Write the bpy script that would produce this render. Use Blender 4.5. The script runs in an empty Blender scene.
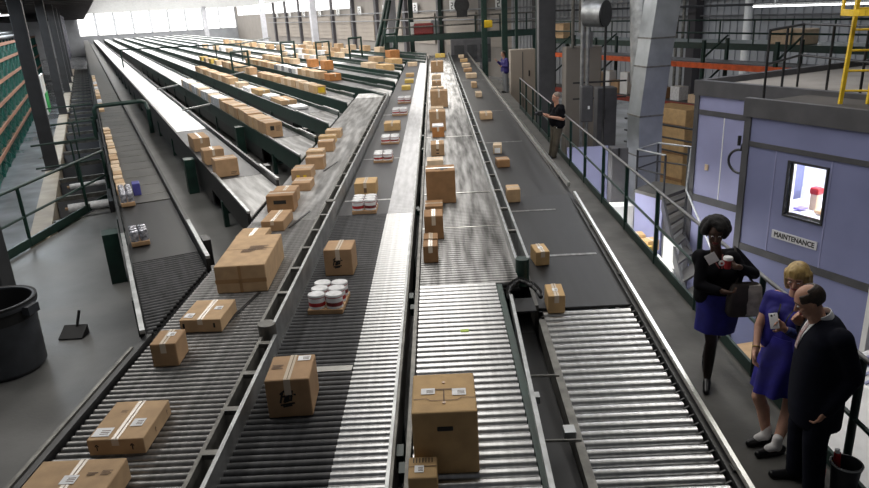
import bpy, bmesh, math, random
from mathutils import Vector, Matrix, noise
random.seed(7)
SC = bpy.context.scene
COL = SC.collection
PI = math.pi

# ------------------------------------------------------------------ materials
MATS = {}
def mat(name, color, rough=.6, metal=0., var=0., scale=4., stretch=(1, 1, 1), color2=None, bump=0., bscale=60., spec=.5, emit=None, estr=0., rvar=0.):
    if name in MATS: return MATS[name]
    m = bpy.data.materials.new(name); m.use_nodes = True
    nt = m.node_tree; N = nt.nodes; L = nt.links
    b = N['Principled BSDF']
    b.inputs['Base Color'].default_value = (*color, 1)
    b.inputs['Roughness'].default_value = rough
    b.inputs['Metallic'].default_value = metal
    b.inputs['Specular IOR Level'].default_value = spec
    tc = N.new('ShaderNodeTexCoord'); mp = N.new('ShaderNodeMapping')
    mp.inputs['Scale'].default_value = stretch
    L.new(tc.outputs['Object'], mp.inputs['Vector'])
    if var or color2:
        nz = N.new('ShaderNodeTexNoise'); nz.inputs['Scale'].default_value = scale; nz.inputs['Detail'].default_value = 5
        L.new(mp.outputs['Vector'], nz.inputs['Vector'])
        rp = N.new('ShaderNodeValToRGB')
        c2 = color2 or tuple(c * (1 - var) for c in color)
        c1 = color if color2 else tuple(min(1, c * (1 + var)) for c in color)
        rp.color_ramp.elements[0].position = .35; rp.color_ramp.elements[1].position = .65
        rp.color_ramp.elements[0].color = (*c2, 1); rp.color_ramp.elements[1].color = (*c1, 1)
        L.new(nz.outputs['Fac'], rp.inputs['Fac']); L.new(rp.outputs['Color'], b.inputs['Base Color'])
        if rvar:
            mr = N.new('ShaderNodeMapRange'); mr.inputs['To Min'].default_value = max(.02, rough - rvar); mr.inputs['To Max'].default_value = min(1, rough + rvar)
            L.new(nz.outputs['Fac'], mr.inputs['Value']); L.new(mr.outputs['Result'], b.inputs['Roughness'])
    if bump:
        nb = N.new('ShaderNodeTexNoise'); nb.inputs['Scale'].default_value = bscale; nb.inputs['Detail'].default_value = 3
        L.new(mp.outputs['Vector'], nb.inputs['Vector'])
        bp = N.new('ShaderNodeBump'); bp.inputs['Strength'].default_value = bump; bp.inputs['Distance'].default_value = .01
        L.new(nb.outputs['Fac'], bp.inputs['Height']); L.new(bp.outputs['Normal'], b.inputs['Normal'])
    if emit:
        b.inputs['Emission Color'].default_value = (*emit, 1); b.inputs['Emission Strength'].default_value = estr
    MATS[name] = m
    return m

M = dict(
    concrete=mat('concrete', (.13, .13, .126), .45, var=.32, scale=.9, bump=.15, bscale=30, rvar=.12),
    lower=mat('sealed_concrete', (.30, .31, .32), .18, var=.3, scale=.5, rvar=.1),
    walk=mat('walkway_concrete', (.088, .085, .078), .6, var=.3, scale=1.6, bump=.2, bscale=25),
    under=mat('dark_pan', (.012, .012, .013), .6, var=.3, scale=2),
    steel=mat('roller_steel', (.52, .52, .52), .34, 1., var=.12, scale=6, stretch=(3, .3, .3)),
    steel_worn=mat('worn_roller_steel', (.72, .715, .71), .38, .5, color2=(.36, .355, .35), scale=2.2, stretch=(3.4, .35, 1), rvar=.1),
    steel_grey=mat('dull_roller_steel', (.24, .235, .23), .45, .8, var=.3, scale=4, stretch=(3, .5, .5)),
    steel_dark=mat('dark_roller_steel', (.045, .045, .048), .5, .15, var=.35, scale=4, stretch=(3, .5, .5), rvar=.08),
    galv=mat('galvanised_steel', (.42, .43, .43), .42, .85, var=.2, scale=6),
    galv_d=mat('dull_galvanised_steel', (.17, .165, .15), .5, .6, var=.3, scale=8),
    rail=mat('bright_rail_steel', (.75, .74, .70), .28, 1., var=.1, scale=6),
    black=mat('black_steel', (.012, .012, .013), .45, var=.4, scale=6),
    belt=mat('black_belt', (.012, .012, .013), .5, var=.7, scale=2.2, stretch=(3.5, .3, 1), rvar=.1),
    belt_g=mat('grey_belt', (.075, .072, .066), .5, var=.35, scale=2.0, stretch=(1.5, 1.5, 1), rvar=.12),
    belt_m=mat('slate_belt', (.055, .055, .06), .5, var=.25, scale=2.4, stretch=(3, .5, 1), rvar=.1),
    green=mat('dark_green_paint', (.008, .031, .023), .42, var=.25, scale=5),
    teal=mat('teal_paint', (.012, .13, .10), .5, var=.25, scale=5),
    darkcol=mat('charcoal_paint', (.030, .031, .034), .5, var=.2, scale=3),
    greycol=mat('grey_paint', (.21, .215, .225), .5, var=.15, scale=2),
    lightcol=mat('pale_grey_paint', (.50, .50, .53), .5, var=.1, scale=2),
    blue=mat('lavender_blue_panel', (.20, .215, .37), .55, var=.07, scale=1.2),
    blue_l=mat('pale_lavender_panel', (.29, .30, .48), .55, var=.07, scale=1.2),
    trim=mat('grey_trim', (.075, .074, .08), .55, var=.15, scale=3),
    roof=mat('brown_grey_roof', (.065, .058, .052), .75, var=.25, scale=1.5),
    roof_l=mat('pale_roof', (.30, .275, .245), .7, var=.15, scale=1.2),
    white=mat('white_paint', (.78, .78, .77), .5, var=.05, scale=4),
    room=mat('room_white', (.82, .82, .84), .7),
    yellow=mat('safety_yellow', (.75, .50, .02), .45, var=.12, scale=6),
    orange=mat('rack_orange', (.62, .10, .02), .45, var=.2, scale=5),
    rust=mat('rack_dull_red', (.25, .045, .03), .5, var=.25, scale=5),
    duct=mat('duct_sheet_metal', (.40, .42, .43), .42, .75, var=.12, scale=2.2),
    card=mat('brown_cardboard', (.40, .25, .135), .8, var=.10, scale=7, bump=.08),
    card2=mat('tan_cardboard', (.50, .335, .19), .8, var=.10, scale=7, bump=.08),
    card3=mat('dark_cardboard', (.30, .165, .075), .8, var=.12, scale=7, bump=.08),
    card4=mat('golden_cardboard', (.52, .34, .16), .8, var=.10, scale=7, bump=.08),
    card5=mat('pale_cardboard', (.62, .47, .32), .8, var=.10, scale=7, bump=.08),
    ctop=mat('orange_cardboard', (.45, .19, .06), .8, var=.12, scale=7),
    wrap=mat('white_shrink_wrap', (.74, .74, .75), .25, var=.12, scale=14),
    silver=mat('silver_shrink_wrap', (.42, .42, .46), .2, .5, var=.6, scale=22),
    yellowbox=mat('yellow_carton', (.60, .42, .10), .7, var=.1, scale=9),
    bluebox=mat('blue_carton', (.06, .06, .26), .6, var=.1, scale=9),
    tape=mat('glossy_tape', (.66, .56, .44), .22, spec=.8),
    tape_b=mat('brown_tape', (.36, .20, .08), .3, spec=.7),
    label=mat('paper_label', (.83, .83, .84), .6, var=.04, scale=12),
    ink=mat('black_ink', (.015, .014, .013), .6),
    ink_g=mat('faded_ink', (.16, .10, .06), .7),
    red=mat('red_print', (.42, .03, .03), .45, var=.2, scale=12),
    maroon=mat('maroon_print', (.22, .03, .03), .5, var=.4, scale=25),
    rubber=mat('black_rubber', (.010, .010, .011), .7),
    bin=mat('slate_plastic', (.035, .038, .045), .5, var=.2, scale=5, bump=.05),
    hopper=mat('blue_black_sheet', (.008, .009, .013), .5, var=.3, scale=2),
    kerb=mat('tan_beam', (.34, .29, .22), .6, var=.15, scale=2),
    curtain=mat('slate_violet_curtain', (.05, .05, .075), .6, var=.35, scale=1.3),
    steel_c=mat('streaked_roller_steel', (.40, .395, .39), .40, .8, color2=(.11, .108, .105), scale=2.4, stretch=(3.4, .3, 1), rvar=.1),
    steel_b=mat('satin_roller_steel', (.48, .48, .49), .42, .6, var=.12, scale=4, stretch=(3, .4, 1)),
    slat=mat('glare_pale_belt', (.78, .78, .79), .34, .35, var=.12, scale=3, stretch=(3, .6, 1), rvar=.08),
    tanbeam=mat('rack_tan_beam', (.42, .20, .12), .5, var=.2, scale=5),
    column=mat('slate_grey_paint', (.075, .077, .085), .5, var=.15, scale=2),
    wall=mat('beige_wall', (.26, .235, .21), .7, var=.06, scale=.6),
    wall_g=mat('grey_corrugated_wall', (.36, .37, .39), .6, var=.08, scale=.7),
    door=mat('beige_dock_door', (.33, .285, .24), .6, var=.05, scale=.8),
    pil=mat('dark_pilaster', (.06, .055, .06), .6),
    ceil=mat('ceiling_white', (.62, .62, .62), .8),
    ceil_d=mat('dark_deck', (.045, .042, .045), .7, var=.2, scale=1.2),
    skin=mat('light_skin', (.56, .31, .22), .5, var=.05, scale=20),
    skin_t=mat('tanned_skin', (.46, .24, .16), .5, var=.05, scale=20),
    skin_d=mat('brown_skin', (.075, .036, .022), .45, var=.08, scale=20),
    hair_bl=mat('blonde_hair', (.58, .41, .16), .45, color2=(.30, .19, .06), scale=30, stretch=(1, 1, .15), bump=.4, bscale=80),
    hair_bk=mat('black_hair', (.006, .005, .005), .8, var=.5, scale=40, bump=.8, bscale=70),
    hair_br=mat('dark_brown_hair', (.030, .018, .012), .5, var=.4, scale=40, bump=.4, bscale=80),
    hair_gy=mat('greying_hair', (.16, .12, .09), .6, var=.4, scale=40),
    navy=mat('navy_suit_cloth', (.006, .007, .014), .9, var=.2, scale=8, bump=.15, bscale=25, spec=.15),
    blackc=mat('black_cloth', (.005, .005, .007), .9, var=.3, scale=8, bump=.2, bscale=20, spec=.15),
    bluec=mat('royal_blue_cloth', (.010, .010, .15), .8, var=.25, scale=7, bump=.25, bscale=14),
    indigo=mat('indigo_cloth', (.022, .014, .12), .7, var=.25, scale=7),
    bluedress=mat('cobalt_dress_cloth', (.014, .010, .19), .75, var=.3, scale=6, bump=.3, bscale=12),
    sleeve=mat('patterned_sleeve', (.03, .05, .20), .6, color2=(.012, .012, .05), scale=40),
    khaki=mat('khaki_cloth', (.085, .072, .052), .8, var=.2, scale=8, bump=.2, bscale=20),
    stock=mat('sheer_black_stocking', (.014, .009, .008), .4),
    shoe=mat('black_leather', (.006, .006, .007), .3),
    sock=mat('white_sock', (.74, .72, .71), .8),
    bag=mat('dark_bag_leather', (.045, .036, .032), .5, var=.2, scale=10),
    bag_l=mat('pale_bag_panel', (.40, .36, .33), .5, var=.3, scale=12),
    lips=mat('lips', (.35, .08, .07), .4),
    eyew=mat('eye_white', (.75, .74, .72), .3),
    signg=mat('green_sign', (.01, .36, .07), .5),
    red_p=mat('red_plastic', (.36, .012, .016), .4),
    gold=mat('brass', (.5, .35, .1), .3, 1.),
    glare_roof=mat('added_glare_roof', (.9, .9, .9), .6, emit=(1, .985, .96), estr=4.5),
    tubes=mat('lit_lamp_tube', (.9, .9, .9), .5, emit=(.96, .98, 1), estr=5.),
    glare_wall=mat('added_glare_panel', (.9, .9, .9), .4, emit=(1, .985, .97), estr=2.2),
)
def glass():
    m = bpy.data.materials.new('window_glass'); m.use_nodes = True
    N = m.node_tree.nodes; L = m.node_tree.links
    out = N['Material Output']; N.remove(N['Principled BSDF'])
    t = N.new('ShaderNodeBsdfTransparent'); g = N.new('ShaderNodeBsdfGlossy'); g.inputs['Roughness'].default_value = .03
    mx = N.new('ShaderNodeMixShader'); mx.inputs[0].default_value = .07
    L.new(t.outputs[0], mx.inputs[1]); L.new(g.outputs[0], mx.inputs[2]); L.new(mx.outputs[0], out.inputs['Surface'])
    return m
M['glass'] = glass()
def mesh_bins():
    m = bpy.data.materials.new('stored_goods'); m.use_nodes = True
    N = m.node_tree.nodes; L = m.node_tree.links; b = N['Principled BSDF']
    tc = N.new('ShaderNodeTexCoord'); v = N.new('ShaderNodeTexVoronoi'); v.inputs['Scale'].default_value = 5.5
    mp = N.new('ShaderNodeMapping'); mp.inputs['Scale'].default_value = (1, 1, 1.4)
    r = N.new('ShaderNodeValToRGB'); e = r.color_ramp.elements
    e[0].position = 0; e[0].color = (.012, .03, .035, 1); e[1].position = 1; e[1].color = (.40, .45, .47, 1)
    for p, c in ((.3, (.02, .10, .10, 1)), (.5, (.12, .14, .17, 1)), (.68, (.01, .015, .02, 1)), (.85, (.16, .09, .06, 1))):
        q = e.new(p); q.color = c
    s = N.new('ShaderNodeSeparateColor')
    L.new(tc.outputs['Object'], mp.inputs[0]); L.new(mp.outputs[0], v.inputs['Vector']); L.new(v.outputs['Color'], s.inputs[0])
    L.new(s.outputs[0], r.inputs[0]); L.new(r.outputs[0], b.inputs['Base Color']); b.inputs['Roughness'].default_value = .6
    return m
M['goods'] = mesh_bins()

# ------------------------------------------------------------------ mesh builder
class MB:
    def __init__(s): s.v = []; s.f = []; s.m = []; s.mats = []
    def mi(s, m):
        if m not in s.mats: s.mats.append(m)
        return s.mats.index(m)
    def add(s, vs, fs, m=None):
        o = len(s.v); s.v += [Vector(v) for v in vs]; s.f += [tuple(i + o for i in f) for f in fs]
        s.m += [s.mi(m) if m else 0] * len(fs); return s
    def hexa(s, c, m=None):                      # 8 corners: 4 bottom ring, 4 top ring
        return s.add(c, [(3, 2, 1, 0), (4, 5, 6, 7), (0, 1, 5, 4), (1, 2, 6, 5), (2, 3, 7, 6), (3, 0, 4, 7)], m)
    def box(s, c, size, rz=0, m=None, R=None):
        R = R or Matrix.Rotation(rz, 3, 'Z'); c = Vector(c); a, b, h = [q / 2 for q in size]
        return s.hexa([c + R @ Vector(p) for p in ((-a, -b, -h), (a, -b, -h), (a, b, -h), (-a, b, -h), (-a, -b, h), (a, -b, h), (a, b, h), (-a, b, h))], m)
    def bbox(s, lo, hi, m=None):
        return s.box([(a + b) / 2 for a, b in zip(lo, hi)], [b - a for a, b in zip(lo, hi)], m=m)
    def bevbox(s, c, size, bev, rz=0, m=None):    # box with chamfered edges
        bm = bmesh.new(); bmesh.ops.create_cube(bm, size=1)
        bmesh.ops.scale(bm, vec=size, verts=bm.verts)
        bmesh.ops.bevel(bm, geom=bm.edges[:], offset=bev, segments=2, affect='EDGES', profile=.5)
        R = Matrix.Rotation(rz, 3, 'Z'); c = Vector(c)
        bm.verts.index_update()
        s.add([c + R @ v.co for v in bm.verts], [[v.index for v in f.verts] for f in bm.faces], m); bm.free(); return s
    def bar(s, p, q, w, h, m=None, up=(0, 0, 1)):  # rectangular bar from p to q
        p, q = Vector(p), Vector(q); d = (q - p).normalized(); up = Vector(up)
        if abs(d.dot(up)) > .99: up = Vector((0, 1, 0))
        x = d.cross(up).normalized(); z = x.cross(d)
        a, b = x * w / 2, z * h / 2
        return s.hexa([p - a - b, p + a - b, q + a - b, q - a - b, p - a + b, p + a + b, q + a + b, q - a + b], m)
    def cyl(s, p, q, r, n=12, m=None, r2=None, caps=True):
        p, q = Vector(p), Vector(q); d = (q - p).normalized()
        t = Vector((0, 0, 1)) if abs(d.z) < .9 else Vector((1, 0, 0))
        x = d.cross(t).normalized(); y = d.cross(x); r2 = r if r2 is None else r2
        vs = [p + (x * math.cos(a) + y * math.sin(a)) * r for a in [2 * PI * i / n for i in range(n)]]
        vs += [q + (x * math.cos(a) + y * math.sin(a)) * r2 for a in [2 * PI * i / n for i in range(n)]]
        fs = [(i, i + n, (i + 1) % n + n, (i + 1) % n) for i in range(n)]
        if caps: fs += [tuple(range(n)), tuple(range(2 * n - 1, n - 1, -1))]
        return s.add(vs, fs, m)
    def tube(s, pts, r, n=8, m=None, closed=False):
        pts = [Vector(p) for p in pts]
        for i in range(len(pts) - 1 + closed): s.cyl(pts[i], pts[(i + 1) % len(pts)], r, n, m)
        for p in pts[(0 if closed else 1):(None if closed else -1)]: s.ball(p, (r, r, r), 6, 4, m)
        return s
    def ball(s, c, rad, nu=16, nv=10, m=None, R=None):
        c = Vector(c); R = R or Matrix.Identity(3); vs = [c + R @ Vector((0, 0, rad[2]))]
        for j in range(1, nv):
            t = PI * j / nv
            vs += [c + R @ Vector((rad[0] * math.sin(t) * math.cos(2 * PI * i / nu), rad[1] * math.sin(t) * math.sin(2 * PI * i / nu), rad[2] * math.cos(t))) for i in range(nu)]
        vs.append(c + R @ Vector((0, 0, -rad[2]))); fs = []
        for i in range(nu): fs.append((0, 1 + i, 1 + (i + 1) % nu))
        for j in range(nv - 2):
            a = 1 + j * nu; b = a + nu
            fs += [(a + i, b + i, b + (i + 1) % nu, a + (i + 1) % nu) for i in range(nu)]
        a = 1 + (nv - 2) * nu; e = len(vs) - 1
        fs += [(e, a + (i + 1) % nu, a + i) for i in range(nu)]
        return s.add(vs, fs, m)
    def cap(s, p, q, r, r2=None, n=14, m=None):    # tapered capsule
        r2 = r if r2 is None else r2
        s.cyl(p, q, r, n, m, r2); s.ball(p, (r,) * 3, n, 8, m); s.ball(q, (r2,) * 3, n, 8, m); return s
    def lathe(s, prof, c=(0, 0, 0), n=28, m=None):
        c = Vector(c); vs = []; fs = []
        for r, z in prof: vs += [c + Vector((r * math.cos(2 * PI * i / n), r * math.sin(2 * PI * i / n), z)) for i in range(n)]
        for j in range(len(prof) - 1):
            fs += [(j * n + i, j * n + (i + 1) % n, (j + 1) * n + (i + 1) % n, (j + 1) * n + i) for i in range(n)]
        return s.add(vs, fs, m)
    def loft(s, rings, m=None, capit=True):        # rings: lists of equal length
        n = len(rings[0]); vs = [v for r in rings for v in r]
        fs = [(j * n + i, j * n + (i + 1) % n, (j + 1) * n + (i + 1) % n, (j + 1) * n + i) for j in range(len(rings) - 1) for i in range(n)]
        if capit: fs += [tuple(range(n - 1, -1, -1)), tuple(range((len(rings) - 1) * n, len(rings) * n))]
        return s.add(vs, fs, m)
    def prism(s, poly, z0, z1, m=None):
        n = len(poly)
        return s.add([(x, y, z0) for x, y in poly] + [(x, y, z1) for x, y in poly],
                     [tuple(range(n - 1, -1, -1)), tuple(range(n, 2 * n))] + [(i, (i + 1) % n, (i + 1) % n + n, i + n) for i in range(n)], m)
    def mesh(s, name, m=None, smooth=False, base=None):
        me = bpy.data.meshes.new(name)
        vs = s.v
        if base is not None:
            inv = base.inverted(); vs = [inv @ v for v in vs]
        me.from_pydata([tuple(v) for v in vs], [], s.f)
        if m is not None: me.materials.append(m)
        else:
            for q in s.mats: me.materials.append(q)
            me.polygons.foreach_set('material_index', s.m)
        bm = bmesh.new(); bm.from_mesh(me); bmesh.ops.recalc_face_normals(bm, faces=bm.faces); bm.to_mesh(me); bm.free()
        if smooth is True: me.polygons.foreach_set('use_smooth', [True] * len(me.polygons))
        elif smooth:
            me.polygons.foreach_set('use_smooth', [True] * len(me.polygons)); me.set_sharp_from_angle(angle=math.radians(smooth))
        me.update()
        return me

WM = {}                                            # world matrix of each root / part
def props(o, label=None, cat=None, group=None, kind=None):
    if label: o['label'] = label
    if cat: o['category'] = cat
    if group: o['group'] = group
    if kind: o['kind'] = kind
    return o
def link(name, data, parent=None):
    o = bpy.data.objects.new(name, data); COL.objects.link(o)
    if parent: o.parent = parent; WM[o.name] = WM[parent.name]
    return o
def thing(name, label, cat, loc=(0, 0, 0), rz=0, group=None):
    o = link(name, None); o.location = loc; o.rotation_euler = (0, 0, rz); o.empty_display_size = .2
    WM[o.name] = Matrix.Translation(loc) @ Matrix.Rotation(rz, 4, 'Z')
    return props(o, label, cat, group)
def part(name, mb, m, parent, smooth=False, label=None, kind=None, local=False):   # verts of mb are world coordinates unless local
    base = None if local else WM[parent.name]
    o = link(name, mb.mesh(name, m, smooth, base), parent)
    return props(o, label, None, None, kind)
def solo(name, mb, m, label, cat, loc=(0, 0, 0), rz=0, group=None, smooth=False, kind=None, local=False):   # one-mesh thing
    W = Matrix.Translation(loc) @ Matrix.Rotation(rz, 4, 'Z')
    o = link(name, mb.mesh(name, m, smooth, None if local else W)); o.location = loc; o.rotation_euler = (0, 0, rz)
    WM[o.name] = W
    return props(o, label, cat, group, kind)
def struct(name, mb, m=None, smooth=False):
    o = link(name, mb.mesh(name, m, smooth)); o['kind'] = 'structure'; WM[o.name] = Matrix.Identity(4); return o
def copy_tree(root, loc, rz=None, label=None, group=None):
    r = root.copy(); COL.objects.link(r); r.location = loc
    if rz is not None: r.rotation_euler = (0, 0, rz)
    WM[r.name] = Matrix.Translation(loc) @ Matrix.Rotation(r.rotation_euler.z, 4, 'Z')
    if label: r['label'] = label
    if group: r['group'] = group
    for ch in list(root.children):
        c = ch.copy(); COL.objects.link(c); c.parent = r; WM[c.name] = WM[r.name]
        for g in list(ch.children):
            d = g.copy(); COL.objects.link(d); d.parent = c; WM[d.name] = WM[r.name]
    return r
ORD = ['first', 'second', 'third', 'fourth', 'fifth', 'sixth', 'seventh', 'eighth', 'ninth', 'tenth', 'eleventh', 'twelfth', 'thirteenth', 'fourteenth', 'fifteenth', 'sixteenth', 'seventeenth', 'eighteenth', 'nineteenth', 'twentieth', 'twenty-first', 'twenty-second', 'twenty-third', 'twenty-fourth', 'twenty-fifth', 'twenty-sixth', 'twenty-seventh', 'twenty-eighth', 'twenty-ninth', 'thirtieth']

# the spur lanes, racks, office and walls all run along one diagonal: u across it, s along it
NX, NY, DX, DY = .8995, .437, -.437, .8995
DIAG = math.atan2(-DX, DY)                          # rotation that turns +Y onto the diagonal
def P(u, s, z=0.): return Vector((u * NX + s * DX, u * NY + s * DY, z))
def pbox(mb, u0, u1, s0, s1, z0, z1, m=None):
    return mb.hexa([P(u0, s0, z0), P(u1, s0, z0), P(u1, s1, z0), P(u0, s1, z0), P(u0, s0, z1), P(u1, s0, z1), P(u1, s1, z1), P(u0, s1, z1)], m)
def spur_s(u, X): return (u * NX - X) / .437        # where the line u meets the vertical plane x = X
def dz(Y): return .75 if Y > 10.9 else .75 - .073 * (10.9 - Y)   # height of the sloping right-hand deck
# ------------------------------------------------------------------ the setting
m = MB()
edge = [(-7.42, -3), (2.16, -3), tuple(P(23.5, 43.43)[:2]), tuple(P(23.5, 170)[:2]), tuple(P(-.1, 170)[:2]), tuple(P(-.1, 16.9)[:2]), (-7.42, 15.1), (-7.42, 9.2), (-14, 9.2), (-14, -3)]
m.prism(edge, -.25, 0); struct('floor', m, M['concrete'])
m = MB(); m.bbox((2.16, -3, -.22), (3.2, 37, 0)); o = struct('walkway', m, M['walk'])
m = MB(); pbox(m, -26, 34, -8, 178, -2.7, -2.5); struct('floor_lower', m, M['lower'])
m = MB(); pbox(m, -13, .9, 14, 172, 5.2, 5.4)
for i in range(52): pbox(m, -13, .9, 15 + i * 3, 15.5 + i * 3, 4.98, 5.2)
struct('ceiling_low', m, M['ceil_d'])
m = MB(); pbox(m, .9, 33.2, -8, 172, 6.2, 6.4); struct('ceiling', m, M['ceil'])
m = MB(); pbox(m, 32.8, 33.1, -10, 172, -2.5, 6.2); struct('wall_right', m, M['wall'])
m = MB(); pbox(m, -26, 33, 171.7, 172, -2.5, 6.3); struct('wall_back', m, M['wall_g'])
m = MB(); pbox(m, -26.3, -26, -8, 172, -2.5, 5.3); struct('wall_left', m, M['wall_g'])
# corrugated sheet cladding on the near stretch of the long wall
m = MB(); pbox(m, 32.62, 32.8, 14, 52, -2.4, 6.1)
for i in range(76): pbox(m, 32.56, 32.62, 14.1 + i * .5, 14.35 + i * .5, -2.4, 6.1)
struct('trim_cladding', m, M['wall_g'])
# added glowing panels that stand for glare high on the long wall
for i in range(11):
    m = MB(); s0 = 92 + i * 7
    pbox(m, 32.66, 32.8, s0, s0 + 6.5, 4.15, 6.0, M['glare_wall'])
    for j in range(4): pbox(m, 32.6, 32.7, s0 + j * 2.1, s0 + j * 2.1 + .14, 4.1, 6.05, M['white'])
    pbox(m, 32.6, 32.7, s0, s0 + 6.5, 4.05, 4.17, M['white'])
    struct('window_%d' % (i + 1), m)
# added glowing panels that white out the far end wall like overexposure
for i in range(9):
    m = MB(); u0 = -.5 + i * 3.7
    pbox(m, u0, u0 + 3.4, 171.4, 171.6, 1.6, 6.1, M['glare_wall'])
    for z in (1.5, 3.0, 4.6): pbox(m, u0, u0 + 3.4, 171.3, 171.5, z, z + .12, M['white'])
    for a in (0, 1.7, 3.3): pbox(m, u0 + a, u0 + a + .1, 171.3, 171.5, 1.5, 6.1, M['white'])
    struct('window_%d' % (i + 21), m)
# added glowing panels between the ribs of the main ceiling, for the roof glare
for i in range(17):
    m = MB(); s0 = 66 + i * 6
    pbox(m, 1.6, 31, s0, s0 + 3.6, 6.12, 6.2); struct('trim_glare_roof_%d' % (i + 1), m, M['glare_roof'])
    m = MB(); pbox(m, .9, 32.6, s0 - 1.5, s0 - 1.2, 5.9, 6.2); struct('trim_roof_rib_%d' % (i + 1), m, M['white'])

# dock doors along the far wall
for i in range(11):
    s = 44 + i * 8.6
    d = thing('dock_door', 'beige panelled dock door in the far wall, %s from the right' % ORD[i], 'door', P(32.7, s, 0), DIAG, 'dock doors in the far wall')
    m = MB(); pbox(m, 32.64, 32.76, s - 3.0, s + 3.0, .1, 3.1); part('door_panel', m, M['door'], d)
    m = MB()
    for k in range(5): pbox(m, 32.60, 32.66, s - 3.0, s + 3.0, .6 + k * .5, .63 + k * .5)
    part('panel_joint', m, M['wall'], d)
    p = MB(); pbox(p, 32.4, 32.8, s + 3.9, s + 4.6, -2.4, 6.1)
    solo('wall_pilaster', p, M['pil'], 'dark pilaster on the far wall left of the %s dock door from the right' % ORD[i], 'pilaster', P(32.6, s + 4.2, -2.4), DIAG, 'dark pilasters on the far wall')
    if i > 0:
        g = thing('dock_sign', 'square white dock sign with a dark numeral above the %s dock door from the right' % ORD[i], 'sign', P(32.4, s + 1, 3.4), DIAG, 'white dock signs')
        m = MB(); pbox(m, 32.36, 32.42, s + .45, s + 1.55, 3.25, 4.25); part('sign_board', m, M['white'], g)
        m = MB()
        for (a, b, c, e) in ((.8, 1.2, 3.95, 4.03), (1.12, 1.2, 3.75, 4.0), (.8, 1.2, 3.72, 3.79), (.8, .88, 3.5, 3.75), (.8, 1.2, 3.45, 3.52)):
            pbox(m, 32.33, 32.36, s + 2 - b, s + 2 - a, c, e)
        part('numeral', m, M['ink'], g)
m = MB()
for z in (2.45, 3.35): m.tube([P(32.3, 14, z), P(32.3, 138, z)], .06, 6)
solo('wall_pipe', m, M['greycol'], 'long pair of grey service pipes along the far wall', 'pipe', P(32.3, 14, 2.45))

# ------------------------------------------------------------------ roller conveyors
def roller_mesh(x0, x1, r, mats, splits, n=14):
    q = MB(); xs = [x0] + splits + [x1]
    for a, b, mm in zip(xs[:-1], xs[1:], mats):
        q.cyl((a, 0, 0), (b, 0, 0), r, n, mm, caps=True)
    return q
def roller_bed(parent, x0, x1, y0, y1, pitch, top, r, mats, splits=[], slope=None):
    W = WM[parent.name].translation
    q = roller_mesh(x0 - W.x, x1 - W.x, r, mats, [s_ - W.x for s_ in splits])
    me = q.mesh('roller', None, 40)
    y = y0; i = 0
    while y < y1 and i < 99:
        o = link('roller', me, parent); zz = slope(y) if slope else top
        o.location = (0, y - W.y, zz - r - W.z)
        o.rotation_euler = (random.uniform(0, 6.28), 0, 0); y += pitch; i += 1
def far_rollers(parent, x0, x1, y0, y1, pitch, top, r, m, slope=None, name='roller_bed', x0f=None):
    q = MB(); y = y0
    while y < y1:
        zz = slope(y) if slope else top
        q.cyl((x0, y, zz - r), (x1, y, zz - r), r, 8, caps=False); y += pitch
    part(name, q, m, parent, 40, kind='stuff')
def slab(parent, name, x0, x1, y0, y1, z, m, slope=None, th=.03, n=12):
    q = MB(); ys = [y0 + (y1 - y0) * i / n for i in range(n + 1)] if slope else [y0, y1]
    for a, b in zip(ys[:-1], ys[1:]):
        za, zb = (slope(a), slope(b)) if slope else (z, z)
        q.hexa([(x0, a, za - th), (x1, a, za - th), (x1, b, zb - th), (x0, b, zb - th), (x0, a, za), (x1, a, za), (x1, b, zb), (x0, b, zb)])
    return part(name, q, m, parent)
def beam(parent, name, x0, x1, y0, y1, z0, z1, m, slope=None, label=None):
    q = MB(); ys = [y0 + (y1 - y0) * i / 12 for i in range(13)] if slope else [y0, y1]
    for a, b in zip(ys[:-1], ys[1:]):
        da, db = (slope(a) - .75, slope(b) - .75) if slope else (0, 0)
        q.hexa([(x0, a, z0 + da), (x1, a, z0 + da), (x1, b, z0 + db), (x0, b, z0 + db), (x0, a, z1 + da), (x1, a, z1 + da), (x1, b, z1 + db), (x0, b, z1 + db)])
    return part(name, q, m, parent, label=label)
def legs(parent, xs, y0, y1, step, top):
    y = y0
    while y < y1:
        q = MB()
        for x in xs: q.bbox((x - .04, y - .04, 0), (x + .04, y + .04, top))
        q.bbox((xs[0], y - .03, .18), (xs[-1], y + .03, .24))
        part('leg_frame', q, M['green'], parent); y += step
T = .78
# left merge conveyor
A = thing('merge_conveyor', 'long merge roller conveyor at left, collecting cartons from the diagonal lanes', 'conveyor', (-2.3, 14, 0))
roller_bed(A, -2.92, -1.79, 3.2, 10.1, .074, T, .031, [M['steel_grey']])
far_rollers(A, -2.92, -1.79, 10.1, 25.6, .085, T, .03, M['steel_worn'])
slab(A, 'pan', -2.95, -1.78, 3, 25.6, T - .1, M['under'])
beam(A, 'side_frame', -3.0, -2.94, 2.9, 6.2, T - .22, T + .045, M['black'])
beam(A, 'guard_rail', -3.03, -3.0, 3.0, 5.9, T + .02, T + .06, M['galv_d'])
beam(A, 'side_frame', -1.80, -1.76, 2.9, 25.6, T - .22, T + .01, M['black'])
legs(A, [-2.97, -1.8], 4.2, 25, 3, T - .1)
for (x, y) in ((-2.18, 6.4), (-2.16, 9.7), (-2.2, 13.4)):
    q = MB(); q.bar((x - .10, y, T + .004), (x + .06, y + .85, T + .004), .03, .012); part('lane_divider', q, M['black'], A)
q = MB(); q.bbox((-2.9, 24.9, T - .02), (-1.72, 26.3, T + .025)); part('end_plate', q, M['steel_worn'], A)
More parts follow.
